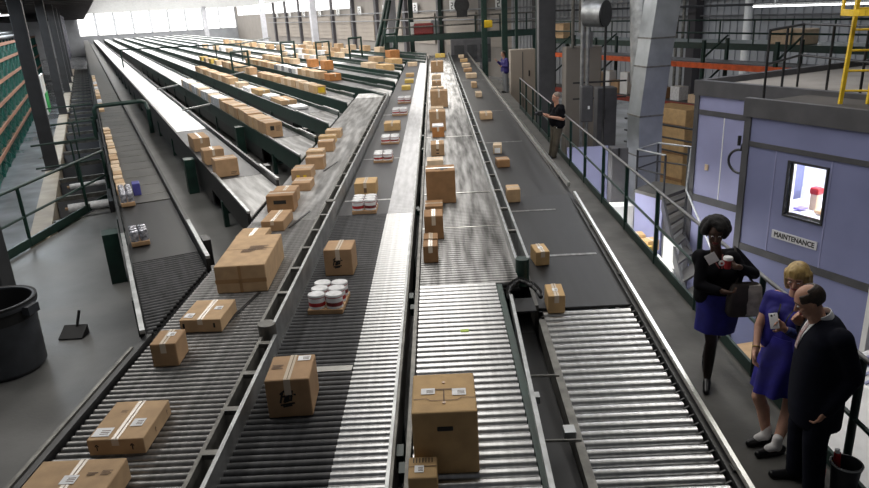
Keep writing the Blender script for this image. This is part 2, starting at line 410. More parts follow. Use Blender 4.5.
# slotted dividers between left merge and the slate conveyor
def channel(label, x0, x1, y0, y1, zt, zb, rung, m_r, m_l, xe0=None, xe1=None, capm=None):
    xe0 = x0 if xe0 is None else xe0; xe1 = x1 if xe1 is None else xe1
    t = thing('slotted_divider', label, 'divider', ((x0 + x1) / 2, y0, zb), 0, 'slotted metal dividers between conveyors')
    w = .03
    q = MB(); q.hexa([(x0, y0, zb), (x0 + w, y0, zb), (xe0 + w, y1, zb), (xe0, y1, zb), (x0, y0, zt - .02), (x0 + w, y0, zt - .02), (xe0 + w, y1, zt - .02), (xe0, y1, zt - .02)]); part('side_plate', q, m_l, t)
    q = MB(); q.hexa([(x1 - w, y0, zb), (x1, y0, zb), (xe1, y1, zb), (xe1 - w, y1, zb), (x1 - w, y0, zt), (x1, y0, zt), (xe1, y1, zt), (xe1 - w, y1, zt)]); part('side_plate', q, m_r, t)
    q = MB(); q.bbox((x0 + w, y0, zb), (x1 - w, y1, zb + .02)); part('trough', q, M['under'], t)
    y = y0 + .02; i = 0
    while y < y1 and i < 60:
        q = MB(); q.bbox((x0 + w, y, zt - .05), (x1 - w, y + .06, zt - .012)); part('rung', q, M['galv_d'], t); y += rung; i += 1
    q = MB(); q.cyl(((x0 + x1) / 2, y0, zb), ((x0 + x1) / 2, y0, zt - .005), (x1 - x0) / 2, 20); part('end_cap', q, capm or M['green'], t, 40)
    return t
channel('nearest slotted metal divider between the left merge and the slate-coloured conveyor', -1.765, -1.60, 2.9, 5.84, .93, .66, .55, M['galv'], M['galv_d'], None, None, M['trim'])
channel('middle slotted metal divider between the left merge and the slate-coloured conveyor', -1.80, -1.63, 5.95, 10.25, 1.0, .66, .72, M['galv'], M['galv_d'], None, None, M['galv_d'])
channel('farthest slotted metal divider between the left merge and the slate-coloured conveyor', -1.80, -1.65, 10.35, 24.6, 1.0, .66, .9, M['galv'], M['galv_d'], None, None, M['galv_d'])

# slate conveyor, second from the left
B = thing('roller_conveyor', 'slate-coloured conveyor with a bright right-hand strip carrying wrapped can trays', 'conveyor', (-1.0, 14, 0), 0, 'main line conveyors')
roller_bed(B, -1.60, -.45, 3.1, 10.2, .077, T, .033, [M['steel_dark'], M['steel']], [-.85])  # brighter right split paints the ceiling-lamp reflection into the roller colour
slab(B, 'belt', -1.60, -.84, 10.2, 45, T, M['belt_m'])
far_rollers(B, -.84, -.45, 10.2, 45, .085, T + .004, .04, M['steel_b'])
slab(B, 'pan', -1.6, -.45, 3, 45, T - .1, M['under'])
for y in (11.0, 14.3, 20.6):
    q = MB(); q.bbox((-1.6, y, T + .001), (-.84, y + .06, T + .004)); part('belt_seam', q, M['steel_worn'], B)
q = MB(); q.bbox((-1.2, 5.35, T + .002), (-.86, 5.44, T + .006)); part('cover_strip', q, M['rail'], B)
beam(B, 'side_frame', -1.63, -1.60, 2.9, 45, T - .25, T - .02, M['black'])
beam(B, 'side_frame', -.45, -.41, 2.9, 45, T - .28, T + .06, M['galv_d'])
beam(B, 'guard_rail', -.455, -.43, 2.9, 45, T + .06, T + .08, M['galv'])
legs(B, [-1.55, -.45], 5, 44, 4, T - .1)
for y in (4.2, 7.0, 10.5, 17, 23):
    q = MB(); q.bbox((-.41, y - .07, T - .12), (-.36, y + .07, T - .02)); part('drive_bracket', q, M['green'], B)

# bright conveyor in the middle
C = thing('roller_conveyor', 'bright steel roller conveyor in the middle carrying the tallest carton', 'conveyor', (.25, 14, 0), 0, 'main line conveyors')
roller_bed(C, -.29, .56, 3.0, 7.2, .1, T, .043, [M['steel']])
far_rollers(C, -.29, .83, 7.25, 46, .075, T, .034, M['steel_c'])
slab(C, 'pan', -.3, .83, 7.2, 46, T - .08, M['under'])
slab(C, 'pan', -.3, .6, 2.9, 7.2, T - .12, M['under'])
beam(C, 'side_frame', -.335, -.30, 2.9, 46, T - .28, T + .05, M['galv_d'])
beam(C, 'side_frame', .565, .625, 2.9, 7.15, T - .25, T + .005, M['green'])
q = MB(); y = 3.05
while y < 7.1: q.cyl((.56, y, T - .036), (.62, y, T - .036), .012, 6); y += .1
part('axle_pins', q, M['galv'], C, kind='stuff')
for y in (9.3, 11.2, 16.5):
    q = MB(); q.bbox((-.29, y, T + .001), (.82, y + .03, T + .004)); part('cross_strip', q, M['rail'], C)
q = MB(); q.bbox((.12, 6.0, T), (.2, 6.05, T + .006)); part('sticker', q, mat('lime_sticker', (.35, .5, .02), .5), C)
legs(C, [-.3, .6], 5, 45, 4, T - .1)
for y in (4.0, 6.7, 10.4, 15.3):
    q = MB(); q.bbox((-.385, y - .06, T - .1), (-.335, y + .06, T - .02)); part('drive_bracket', q, M['green'], C)

# divider between middle and walkway-side conveyors, with rounded green end
channel('long slotted divider with a rounded green end between the bright and the black conveyors', .82, .98, 7.5, 46, .95, .62, 1.05, M['galv'], M['galv'])
# bristled plough at the tip and the two bare rails that spread towards the viewer
t = thing('brush_guard', 'black bristled wishbone guard at the tip of the long divider', 'guard', (.84, 7.0, .6))
q = MB(); arc = [(.665, 6.72), (.67, 6.86), (.70, 7.0), (.76, 7.12), (.83, 7.2), (.90, 7.12), (.96, 7.0), (.99, 6.86), (1.0, 6.72)]
q.tube([(x, y, .79) for x, y in arc], .024, 8); part('frame', q, M['black'], t, True)
q = MB()
for (x0, y0), (x1, y1) in zip(arc[:-1], arc[1:]):
    for k in range(5):
        x, y = x0 + (x1 - x0) * k / 5, y0 + (y1 - y0) * k / 5
        q.cyl((x, y, .80), (x + (x - .83) * .12, y + .015, .835), .007, 5)
part('bristles', q, M['rubber'], t, kind='stuff')
q = MB(); q.bbox((.70, 6.75, .60), (.96, 7.1, .62)); part('base_plate', q, M['under'], t)
t = thing('gap_rail', 'left bare steel rail spreading forward from the wishbone guard', 'rail', (.66, 3, .6), 0, 'bare rails below the wishbone guard')
q = MB(); q.hexa([(.575, 2.9, .70), (.615, 2.9, .70), (.70, 6.75, .70), (.67, 6.75, .70), (.575, 2.9, .83), (.615, 2.9, .83), (.70, 6.75, .83), (.67, 6.75, .83)]); part('rail', q, M['galv'], t)
q = MB(); q.bbox((.62, 4.75, .74), (.70, 4.83, .80)); part('bracket', q, M['galv'], t)
t = thing('gap_rail', 'right bare steel rail spreading forward from the wishbone guard', 'rail', (1.0, 3, .4), 0, 'bare rails below the wishbone guard')
q = MB()
ys = [2.9 + (6.75 - 2.9) * i / 10 for i in range(11)]
for a, b in zip(ys[:-1], ys[1:]):
    za, zb = dz(a) + .07, dz(b) + .07; q.hexa([(.98, a, za - .2), (1.05, a, za - .2), (1.05, b, zb - .2), (.98, b, zb - .2), (.98, a, za), (1.05, a, za), (1.05, b, zb), (.98, b, zb)])
part('rail', q, M['galv_d'], t)
q = MB(); q.bbox((.90, 4.75, .38), (.99, 4.86, .46)); part('bracket', q, M['galv'], t)
for i, y in enumerate((4.6, 5.6)):
    q = MB(); q.tube([(.62, y, .5), (1.0, y, .49)], .012, 6); solo('cross_rod', q, M['galv_d'], '%s thin rod across the black gap between the two bare rails' % ('nearer', 'farther')[i], 'rod', (.8, y, .5))

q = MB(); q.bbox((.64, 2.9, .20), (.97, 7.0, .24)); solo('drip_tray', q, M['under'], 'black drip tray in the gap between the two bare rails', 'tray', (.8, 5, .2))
# black conveyor beside the walkway
D = thing('roller_conveyor', 'black belt conveyor beside the walkway ending in wide shiny rollers', 'conveyor', (1.55, 14, 0), 0, 'main line conveyors')
roller_bed(D, 1.07, 2.04, 3.0, 7.1, .115, T, .048, [M['steel']], [], dz)
slab(D, 'belt', 1.03, 2.08, 7.12, 10.9, T, M['belt'], dz)
slab(D, 'belt', 1.03, 2.08, 10.9, 46, .75, M['belt'])
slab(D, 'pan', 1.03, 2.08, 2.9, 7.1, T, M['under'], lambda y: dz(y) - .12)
beam(D, 'side_frame', .985, 1.03, 7.1, 46, .5, .80, M['galv_d'], dz)
beam(D, 'side_frame', 2.07, 2.13, 2.9, 46, .45, .79, M['black'], dz)
q = MB(); y = 3.05
while y < 7.1: q.cyl((2.03, y, dz(y) - .03), (2.09, y, dz(y) + .0), .016, 6); q.cyl((1.04, y, dz(y) - .03), (1.075, y, dz(y) - .03), .016, 6); y += .115
part('axle_pins', q, M['black'], D, kind='stuff')
for y, x0, x1 in ((10.2, 1.05, 1.75), (15.6, 1.05, 1.9), (20.5, 1.05, 1.95), (8.5, 1.05, 2.0), (29.5, 1.1, 2.05)):
    q = MB(); z = dz(y) + .002; q.bbox((x0, y, z), (x1, y + .07, z + .003)); part('belt_seam', q, M['steel_grey'], D)
legs(D, [1.05, 2.08], 4, 45, 4, .2)
t = thing('side_rail', 'bright steel guard rail along the walkway side of the black conveyor', 'rail', (2.13, 11, .8))
q = MB(); q.bbox((2.105, 11.2, .80), (2.155, 46, .87)); part('rail', q, M['rail'], t, label='straight far length of bright rail')
q = MB()
for i in range(12):
    a = 2.9 + (10.7 - 2.9) * i / 12; b = 2.9 + (10.7 - 2.9) * (i + 1) / 12
    q.bar((2.13, a, dz(a) + .09), (2.13, b, dz(b) + .09), .035, .05)
part('rail', q, M['rail'], t, label='near length of bright rail sloping down')
for y in (4.4, 6.1, 7.8, 9.4, 12, 16, 21, 27, 34):
    q = MB(); q.bbox((2.10, y - .04, dz(y) - .12), (2.17, y + .04, dz(y) + .06)); part('bracket', q, M['black'], t)

# ------------------------------------------------------------------ diagonal spur lanes
LU = [0, 1.82, 3.72, 5.6, 7.5, 9.4, 11.3, 13.2, 15.1, 17.0, 18.9]; LW = .88
LT = .80
names = ['first', 'second', 'third', 'fourth', 'fifth', 'sixth', 'seventh', 'eighth', 'ninth', 'tenth', 'eleventh']
for k, u0 in enumerate(LU):
    Xe = -2.96 if k < 5 else (-1.66 if k < 9 else -.5)
    u1 = u0 + LW
    sa, sb = spur_s(u0, Xe), spur_s(u1, Xe)           # where left and right edge meet the merge
    sc = sb + (.75 if k == 0 else 1.25)                # belt begins here, rollers before it
    send = 166 - (k % 3) * 2
    look = 'dark belt lane nearest the left railing' if k == 0 else '%s diagonal spur lane counted from the left' % names[k]
    t = thing('spur_conveyor', look + ', running back towards the far wall', 'conveyor', P(u0 + LW / 2, sc, 0), DIAG, 'diagonal spur lanes')
    if k == 0:
        q = MB(); pbox(q, u0 + .03, u1 - .03, sc, 12.6, LT - .03, LT); part('belt', q, M['belt'], t, label='black lower belt')
        q = MB(); pbox(q, u0 + .03, u1 - .03, 12.62, send, LT - .03, LT + .012); part('belt', q, M['belt_g'], t, label='brown-grey upper belt')
        q = MB()
        for i in range(26): pbox(q, u0 + .03, u1 - .03, 13.2 + i * .85, 13.24 + i * .85, LT + .0125, LT + .016)
        part('belt_seam', q, M['galv_d'], t)
    else:
        q = MB(); pbox(q, u0 + .03, u1 - .03, sc, sc + 7, LT - .03, LT); part('belt', q, M['belt_m'], t, label='dark feed belt')
        q = MB(); pbox(q, u0 + .03, u1 - .03, sc + 7, send, LT - .03, LT + .005); part('belt', q, M['slat'], t, label='belt coloured pale for its glare')  # far belt whitened, the ceiling glare is put into its colour
    rm = M['steel_dark'] if k == 0 else M['steel_worn']
    if k < 2:                                         # each roller of the two nearest chutes
        s = sa + .15; i = 0
        while s < sc - .02:
            uu = min(u1, u0 + (s - sa) / (sb - sa) * LW)
            q = MB(); q.cyl(P(u0 + .03, s, LT - .028), P(uu - .03, s, LT - .028), .026, 10); part('roller', q, rm, t, 40); s += .085
    else:
        q = MB(); s = sa + .15
        while s < sc - .02:
            uu = min(u1, u0 + (s - sa) / (sb - sa) * LW); q.cyl(P(u0 + .03, s, LT - .028), P(uu - .03, s, LT - .028), .028, 8); s += .09
        part('roller_bed', q, rm, t, 40, kind='stuff')
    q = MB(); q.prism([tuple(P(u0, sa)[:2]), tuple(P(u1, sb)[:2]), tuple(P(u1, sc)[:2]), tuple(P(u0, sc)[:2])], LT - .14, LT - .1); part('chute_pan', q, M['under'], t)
    for side, ue, ss in ((0, u0, sa), (1, u1, sb)):
        q = MB(); a, b = (ue - .04, ue + .01) if side == 0 else (ue - .01, ue + .04)
        pbox(q, a, b, ss + .1, send, LT - (.34 if k else .3), LT + .06 + .04 * side); part('side_frame', q, M['green'] if k > 1 else M['black'], t)
        if k:
            q = MB(); pbox(q, a + .01, b - .01, sc + .8, send, .12, LT - .34); part('shade_panel', q, M['black'], t)  # added black sheet that stands in for the shadow beneath the lane
        q = MB(); pbox(q, a, b, ss + .05, sc + (.3 if k else 1.2), LT + .061 + .04 * side, LT + .10 + .04 * side); part('guard_rail', q, M['galv'], t)
        if k < 5 or True:
            s = sc + 9
            while s < min(send, 50): q = MB(); pbox(q, a - .005, b + .005, s, s + .6, LT - .26, LT - .05); part('motor_cover', q, M['black'], t); s += 6.5
    s = sc - .5; i = 0
    while s < 60 and i < 12:
        q = MB()
        for ue in (u0 - .02, u1 + .02): pbox(q, ue - .045, ue + .045, s - .06, s + .06, 0, LT - .3)
        pbox(q, u0, u1, s - .03, s + .03, .25, .31)
        part('leg_frame', q, M['green'], t); s += 4.2; i += 1
    q = MB(); pbox(q, u0 + .3, u1 - .3, sc + 1, send, .3, .5); part('drive_housing', q, M['black'], t)
    if k in (0, 1, 2):                                # stout green drive box on the left flank
        gs = (11.0, 16.2, 20.2)[k]; q = MB(); pbox(q, u0 - .30, u0 - .08, gs, gs + .32, 0, .78); part('drive_box', q, M['green'], t)
        q = MB(); pbox(q, u1 + .05, u1 + .15, sc - .1, sc + .15, LT - .2, LT + .16); part('stop_block', q, M['black'], t)
# ------------------------------------------------------------------ left: railing, hoppers, columns, racks
def rail_run(name, label, pts, h, mids, post_r, rail_r, mp, mr, posts, kick=None, up=None, cat='railing', group=None):
    """pts: floor points of the run; posts: (x, y, z) floor points of posts"""
    t = thing(name, label, cat, pts[0], 0, group)
    q = MB(); q.tube([Vector(p) + Vector((0, 0, h)) for p in pts], rail_r, 10); part('top_rail', q, mr, t, 40)
    for z in mids:
        q = MB(); q.tube([Vector(p) + Vector((0, 0, z)) for p in pts], rail_r * .9, 8); part('mid_rail', q, mp, t, 40)
    for p in posts:
        q = MB(); q.cyl(p, Vector(p) + Vector((0, 0, h)), post_r, 10); part('post', q, mp, t, 40)
    if kick:
        q = MB()
        for a, b in zip(pts[:-1], pts[1:]): q.bar(Vector(a) + Vector((0, 0, kick / 2)), Vector(b) + Vector((0, 0, kick / 2)), .03, kick)
        part('kick_plate', q, mp, t)
    return t
rail_run('guard_railing', 'dark green pipe railing at left edge of the near floor beside the hoppers', [(-7.5, 9.6, 0), (-7.5, 15.2, 0)], 1.1, [.56], .032, .028, M['green'], M['green'],
         [(-7.5, 9.7, 0), (-7.5, 11.9, 0), (-7.5, 14.1, 0), (-7.5, 15.2, 0)], .16)
for i, s in enumerate((18.9, 22.6, 27.5)):
    t = thing('cross_rail', 'thin green rail pair across the hoppers, %s from the near railing' % ORD[i], 'rail', P(-1.6, s), 0, 'rails across the hoppers')
    q = MB(); q.tube([P(-1.6, s, 1.1), P(-.2, s + .3, 1.1)], .024, 8); part('top_rail', q, M['green'], t, 40)
    q = MB(); q.tube([P(-1.6, s, .55), P(-.2, s + .3, .55)], .022, 8); part('mid_rail', q, M['green'], t, 40)
    q = MB(); q.cyl(P(-.75, s + .15, 0), P(-.75, s + .15, 1.1), .022, 8); part('post', q, M['green'], t, 40)
for i in range(26):
    s = 15.6 + i * 2.25
    t = thing('hopper', 'blue-black hopper between left railing and belt lane, %s from the near end' % ORD[i], 'hopper', P(-.8, s, -1.2), DIAG, 'row of dark hoppers')
    q = MB(); q.hexa([P(-1.24, s + .12, -.12), P(-.16, s + .12, -.12), P(-.16, s + 1.5, -1.25), P(-1.24, s + 1.5, -1.25), P(-1.24, s + .12, -.06), P(-.16, s + .12, -.06), P(-.16, s + 1.5, -1.19), P(-1.24, s + 1.5, -1.19)])
    part('front_slope', q, M['hopper'], t)
    q = MB(); q.hexa([P(-1.24, s + 1.45, -1.25), P(-.16, s + 1.45, -1.25), P(-.16, s + 2.2, -.1), P(-1.24, s + 2.2, -.1), P(-1.24, s + 1.5, -1.25), P(-.16, s + 1.5, -1.25), P(-.16, s + 2.25, -.1), P(-1.24, s + 2.25, -.1)])
    part('back_slope', q, M['hopper'], t)
    q = MB(); pbox(q, -1.24, -.14, s, s + .1, -.12, 0); part('rim_bar', q, M['galv_d'], t)
q = MB(); pbox(q, -1.62, -1.26, 14.4, 74, -2.5, 0); o = struct('trim_beam', q, M['kerb'])
q = MB(); pbox(q, -.16, -.08, 15.6, 74, -1.2, .25); o = struct('trim_stringer', q, M['black'])
for i, (s, u) in enumerate(((16.5, -.55), (18.8, -.55))):
    t = thing('film_roll', 'white roll lying across the %s dark hopper from the near end' % ORD[i], 'roll', P(u, s, .09), 0, 'white rolls on the hoppers')
    q = MB(); q.cyl(P(u - .4, s - .37, .10), P(u + .42, s - .37, .10), .09 if i == 0 else .07, 14); part('film', q, M['wrap'], t, 40)
    q = MB(); q.cyl(P(u - .46, s - .37, .10), P(u - .4, s - .37, .10), .03, 10); part('core', q, M['card'], t, 40)
# box columns
def column(label, x, y, w, z0, z1, m, rz=0, group=None, cat='column', flange=True, name='steel_column'):
    t = thing(name, label, cat, (x, y, z0), rz, group)
    q = MB()
    if flange:
        R = Matrix.Rotation(rz, 3, 'Z')
        for sgn in (-1, 1): q.box(Vector((x, y, (z0 + z1) / 2)) + R @ Vector((sgn * w * .44, 0, 0)), (w * .12, w, z1 - z0), rz)
        q.box((x, y, (z0 + z1) / 2), (w * .8, w * .14, z1 - z0), rz)
    else: q.bevbox((x, y, (z0 + z1) / 2), (w, w, z1 - z0), .015, rz)
    part('shaft', q, m, t)
    q = MB(); q.box((x, y, z0 + .02), (w * 1.6, w * 1.6, .04), rz); part('base_plate', q, m, t)
    return t
for i, s in enumerate((21.9, 36, 48, 56, 63)):
    p = P(-1.44, s)
    column('charcoal column at left beside the dark hoppers, %s from the viewer' % ORD[i], p.x, p.y, .34, 0, 5.15, M['darkcol'], DIAG, 'charcoal columns along the hoppers', flange=False)
for i in range(9):
    q = MB(); s = 66 + i * 5.2
    for k in range(16): pbox(q, -1.95 - .06 * (k % 2), -1.88 - .06 * (k % 2), s + k * .3, s + k * .3 + .32, -.2, 4.9)
    pbox(q, -2.0, -1.84, s, s + 4.9, 4.8, 5.0)
    solo('strip_curtain', q, M['curtain'], 'slate-violet strip curtain behind the charcoal columns, %s from the viewer' % ORD[i], 'curtain', P(-1.9, s, -.2), DIAG, 'strip curtains at left')
t = thing('bollard_post', 'charcoal post with yellow stripe at left edge behind the trash can', 'post', (-6.74, 9.66, 0))
q = MB(); q.bevbox((-6.74, 9.66, 2.6), (.34, .34, 5.2), .02); part('shaft', q, M['darkcol'], t)
q = MB(); q.box((-6.78, 9.484, .55), (.07, .012, .9)); part('stripe', q, M['yellow'], t, label='yellow stripe')
# trash can
cx, cy = -5.15, 7.20
t = thing('trash_can', 'round slate-grey plastic trash can on the near floor at left', 'trash can', (cx, cy, 0))
q = MB(); q.lathe([(0, 0), (.36, 0), (.40, .05), (.415, .80), (.405, .80), (.39, .06), (0, .05)], (cx, cy, 0), 40); part('body', q, M['bin'], t, 35)
q = MB(); q.lathe([(.41, .78), (.445, .785), (.455, .82), (.445, .86), (.405, .86), (.40, .82), (.41, .78)], (cx, cy, 0), 40); part('rim', q, M['bin'], t, 35)
for a in (-.15, PI - .15):
    q = MB(); q.box((cx + .47 * math.cos(a), cy + .47 * math.sin(a), .77), (.09, .17, .10), a); part('handle', q, M['bin'], t)
q = MB(); q.lathe([(.40, .65), (.415, .65), (.43, .862), (.455, .865), (.455, .85), (.45, .83)], (cx, cy, 0), 40); q.lathe([(.386, .3), (.392, .5), (.40, .84)], (cx, cy, 0), 40); part('liner', q, M['rubber'], t, 35, label='black liner bag folded over the rim')
# lobby dustpan
px, py = -4.78, 7.98
t = thing('dustpan', 'small black dustpan with short upright handle beside the trash can', 'dustpan', (px, py, 0), .2)
q = MB(); q.hexa([(px - .15, py - .1, .0), (px + .15, py - .1, .0), (px + .15, py + .1, 0), (px - .15, py + .1, 0), (px - .15, py - .1, .02), (px + .15, py - .1, .02), (px + .15, py + .1, .12), (px - .15, py + .1, .12)]); part('pan', q, M['rubber'], t)
q = MB(); q.cyl((px + .02, py + .08, .1), (px + .06, py + .14, .3), .018, 8); part('handle', q, M['rubber'], t, 40)
# tall mesh racks on the lower floor
def rack_bay(t, s0):
    for z in (-1.6, -.65, .3, 1.25, 2.2, 3.0):
        q = MB(); pbox(q, -4.36, -4.18, s0, s0 + 2.6, z - .09, z + .06); part('beam', q, M['tanbeam'], t)
    for ds in (0.0, 2.5):
        q = MB(); pbox(q, -4.38, -4.26, s0 + ds, s0 + ds + .1, -2.5, 3.05); pbox(q, -5.4, -5.3, s0 + ds, s0 + ds + .1, -2.5, 3.05)
        for k in range(5): q.bar(P(-4.32, s0 + ds + .05, -2.4 + k), P(-5.35, s0 + ds + .05, -1.6 + k), .05, .05)
        part('upright', q, M['teal'], t)
    q = MB(); pbox(q, -5.1, -4.55, s0 + .12, s0 + 2.48, -2.45, 2.75); part('stored_goods', q, M['goods'], t, kind='stuff')
    q = MB()
    for k in range(6):
        q.cyl(P(-4.24, s0 + .1 + k * .45, -2.4), P(-4.24, s0 + .1 + k * .45, 3.0), .014, 4)
        q.cyl(P(-4.24, s0, -2.4 + k * .9), P(-4.24, s0 + 2.6, -1.6 + k * .9), .014, 4); q.cyl(P(-4.24, s0 + 2.6, -2.4 + k * .9), P(-4.24, s0, -1.6 + k * .9), .014, 4)
    part('mesh_panel', q, M['teal'], t)
t0 = thing('mesh_rack', 'x', 'rack', P(-4.8, 24, -2.5), DIAG, 'tall mesh racks at left')
rack_bay(t0, 22.7)
for i in range(22):
    s = 24 + i * 2.65; lab = 'tall teal mesh rack with tan beams at far left, %s bay from the viewer' % ORD[i]
    if i == 0: t0['label'] = lab
    else: copy_tree(t0, P(-4.8, s, -2.5), None, lab)
q = MB(); pbox(q, -2.35, -2.25, 40, 42.4, -.4, 1.5, M['white']); pbox(q, -2.24, -2.2, 40.2, 42.2, -.3, .6, M['signg'])
solo('notice_board', q, None, 'green and white notice board between the two nearest charcoal columns', 'board', P(-2.3, 41, -.4), DIAG)
for i, (u, s) in enumerate(((-7.6, 33), (-7.2, 42), (-5.8, 60), (-5.8, 67))):
    t = thing('ceiling_lamp', 'lit tube lamp under the dark deck at far left, %s from the viewer' % ORD[i], 'lamp', P(u, s, 4.9), DIAG, 'tube lamps under the dark deck')
    q = MB(); pbox(q, u - .9, u + .9, s - .2, s + .2, 4.86, 4.98); part('housing', q, M['white'], t)
    q = MB(); pbox(q, u - .85, u + .85, s - .16, s + .16, 4.80, 4.86); part('tube', q, M['tubes'], t)
q = MB()
for z, u in ((3.3, -4.9), (3.5, -5.3), (3.25, -5.7)): q.tube([P(u, 20, z), P(u, 82, z)], .13, 8)
solo('overhead_pipes', q, M['galv'], 'bundle of pale pipes on top of the mesh racks', 'pipe', P(-5.2, 20, 3.3))
t = thing('pipe_drop', 'thin pale vertical pipe at far left in front of the ceiling lamps', 'pipe', P(-5.0, 27, 3.3))
q = MB(); q.cyl(P(-5, 27, 3.2), P(-5, 27, 4.95), .11, 10); part('pipe', q, M['greycol'], t, 40)

# ------------------------------------------------------------------ rails and posts over the lane field
t = thing('guard_hoop', 'stout dark green pipe hoop over the belt lane nearest the left railing', 'hoop', P(-.06, 26.5, 0))
q = MB(); q.tube([P(-.12, 26.6, .7), P(-.12, 26.6, 1.02), P(-.04, 26.6, 1.12), P(1.42, 26.9, 1.12), P(1.55, 26.9, 1.05), P(1.6, 26.7, .8), P(1.6, 26.7, 0)], .075, 10); part('pipe', q, M['green'], t, 40)
q = MB(); q.bbox(P(-.2, 26.6, 0) - Vector((.06, .06, 0)), P(-.2, 26.6, .8) + Vector((.06, .06, 0))); part('foot', q, M['green'], t)
def frame_rail(label, pts, posts, m, r=.035, z0=0):
    t = thing('lane_crossing_rail', label, 'rail', pts[0][:2] + (z0,) if isinstance(pts[0], tuple) else (pts[0].x, pts[0].y, z0), 0, 'rails crossing the lane field')
    q = MB(); q.tube(pts, r, 8); part('top_rail', q, m, t, 40)
    for p in posts:
        q = MB(); q.cyl((p[0], p[1], z0), p, r, 8); part('post', q, m, t, 40)
    return t
g = M['green']
a, b, c = P(2.2, 55, 2.0), P(9.8, 51, 2.0), P(14, 60, 2.0)
frame_rail('green rail crossing the lane field, the nearest long one at left', [a, b, c], [a, b, P(8.2, 51.8, 2.0)], g, .05)
k_ = 0
for (u, s, h) in ((6.9, 39, 2.0), (7.4, 39.4, 2.0), (11.1, 45, 2.1), (11.6, 45.5, 2.1), (13.1, 44, 2.0), (14.9, 44, 2.1), (15.3, 44, 2.1), (17.0, 43, 2.2), (17.4, 43, 2.2)):
    p = P(u, s, 0)
    if k_ % 2 == 0:
        t = thing('gate_frame', 'slim green upright gate frame among the diagonal lanes, %s from the left' % ORD[k_ // 2], 'frame', p, DIAG, 'green gate frames in the lane field')
        q = MB(); q.tube([P(u, s, 0), P(u, s, h), P(u + .95, s + .3, h), P(u + .95, s + .3, 0)], .06, 8); part('hoop', q, g, t, 40)
        q = MB(); q.tube([P(u, s, h * .6), P(u + .95, s + .3, h * .6)], .04, 8); part('crossbar', q, g, t, 40)
    k_ += 1
for i, (u, s, l) in enumerate(((3.0, 33, 1.9), (3.0, 24.3, 1.2), (6.9, 37.5, 1.8), (10.6, 36.2, 2.1))):
    q = MB(); q.bar(P(u - .5, s, .95), P(u + .45, s + l * .4, 1.0), .07, .05)
    solo('lane_stop_bar', q, M['galv'], 'pale diagonal stop bar over the gap between lanes, %s from the left' % ORD[i], 'bar', P(u, s, .95), 0, 'pale stop bars')
for i, (x, y, w) in enumerate(((-23.3, 100, .62), (-12.3, 75, .62), (-3.62, 62, .8))):
    column('pale grey building column standing beyond the lane field, %s from the left' % ORD[i], x, y, w, 0, 6.1, M['lightcol'], DIAG, 'pale columns beyond the lanes', flange=False)
column('pale grey building column farthest away at left, half lost in glare', -41.6, 133, .7, 0, 6.1, M['lightcol'], DIAG, 'pale columns beyond the lanes', flange=False)
# twin green braces leaning against the right-hand pale column
for i, (x0, x1) in enumerate(((-4.6, -3.5), (-4.2, -3.3), (-3.2, -2.4))):
    q = MB(); q.cyl((x0, 57, .8), (x1, 57.4, 4.4), .16, 8)
    solo('leaning_brace', q, M['green'], 'dark green diagonal brace beside the right-hand pale column, %s from the left' % ORD[i], 'brace', (x0, 57, .8), 0, 'green braces', 40)

# ------------------------------------------------------------------ catwalk and machines beyond the conveyors
t = thing('catwalk', 'dark green catwalk bridging the far ends of the conveyors', 'catwalk', (0, 50, 1.7))
q = MB(); q.bbox((-3.4, 49.6, 1.55), (7.2, 50.7, 1.95)); part('deck', q, M['green'], t)
for z in (2.5, 3.05):
    q = MB(); q.tube([(-3.4, 49.6, z), (7.2, 49.6, z)], .05, 8); part('rail', q, M['galv_d'], t, 40)
for x in (-3.3, -1.6, .2, 2.9, 4.6, 6.4):
    q = MB(); q.bbox((x - .05, 49.55, 1.9), (x + .05, 49.65, 3.05)); part('post', q, M['green'], t)
for x in (-3.2, 3.6, 7.0):
    q = MB(); q.bbox((x - .12, 49.9, -.0 if x < 3.3 else -2.5), (x + .12, 50.1, 1.6)); part('leg', q, M['green'], t)
q = MB(); q.bevbox((-.7, 50.2, 2.33), (1.5, .7, .75), .1, 0, M['maroon']); q.bevbox((-1.45, 50.2, 2.4), (.35, .7, .8), .05, 0, M['white']); q.bevbox((.15, 50.2, 2.4), (.6, .6, .9), .08, 0, M['greycol'])
solo('pallet_truck', q, None, 'blurred dark red and white machine standing on the green catwalk', 'machine', (-.7, 50.2, 1.95))
q = MB(); q.bevbox((3.05, 41, 2.67), (.62, .5, .40), .06); solo('yellow_motor', q, M['yellow'], 'yellow motor housing hanging beside the green uprights', 'motor', (3.05, 41, 2.67))
for i, (x, y, w, h) in enumerate(((2.75, 40, .16, 5.5), (3.75, 38, .3, 5.5), (3.18, 44, .2, 5.5), (4.15, 36, .14, 5.5), (4.45, 31, .12, 5.5), (.6, 58, .3, 5.5), (-1.9, 64, .4, 5.5))):
    column('dark green upright in the machinery beyond the conveyors, %s from the left' % ORD[(2, 4, 3, 5, 6, 1, 0)[i]], x, y, w, 0 if x < 3.1 else -2.5, h, M['green'], 0, 'green uprights beyond the conveyors', flange=False, cat='upright', name='steel_upright')
t = thing('dark_fan', 'round black fan hanging above the far end of the bright conveyor', 'fan', (1.95, 48, 3.5))
q = MB(); q.cyl((1.95, 47.8, 3.75), (1.95, 48.3, 3.75), .5, 18); part('cowl', q, M['black'], t, 40)
q = MB(); q.cyl((1.95, 48, 4.2), (1.95, 48, 6.2), .06, 8); q.bbox((1.6, 47.9, 3.0), (2.3, 48.2, 3.4)); part('hanger', q, M['black'], t)
t = thing('machine_enclosure', 'dark slate machine enclosure behind the far end of the black conveyor', 'machine', (2.8, 47, 0))
q = MB(); q.bevbox((2.4, 47.2, .9), (2.6, 1.2, 1.5), .05); part('body', q, M['trim'], t)
q = MB()
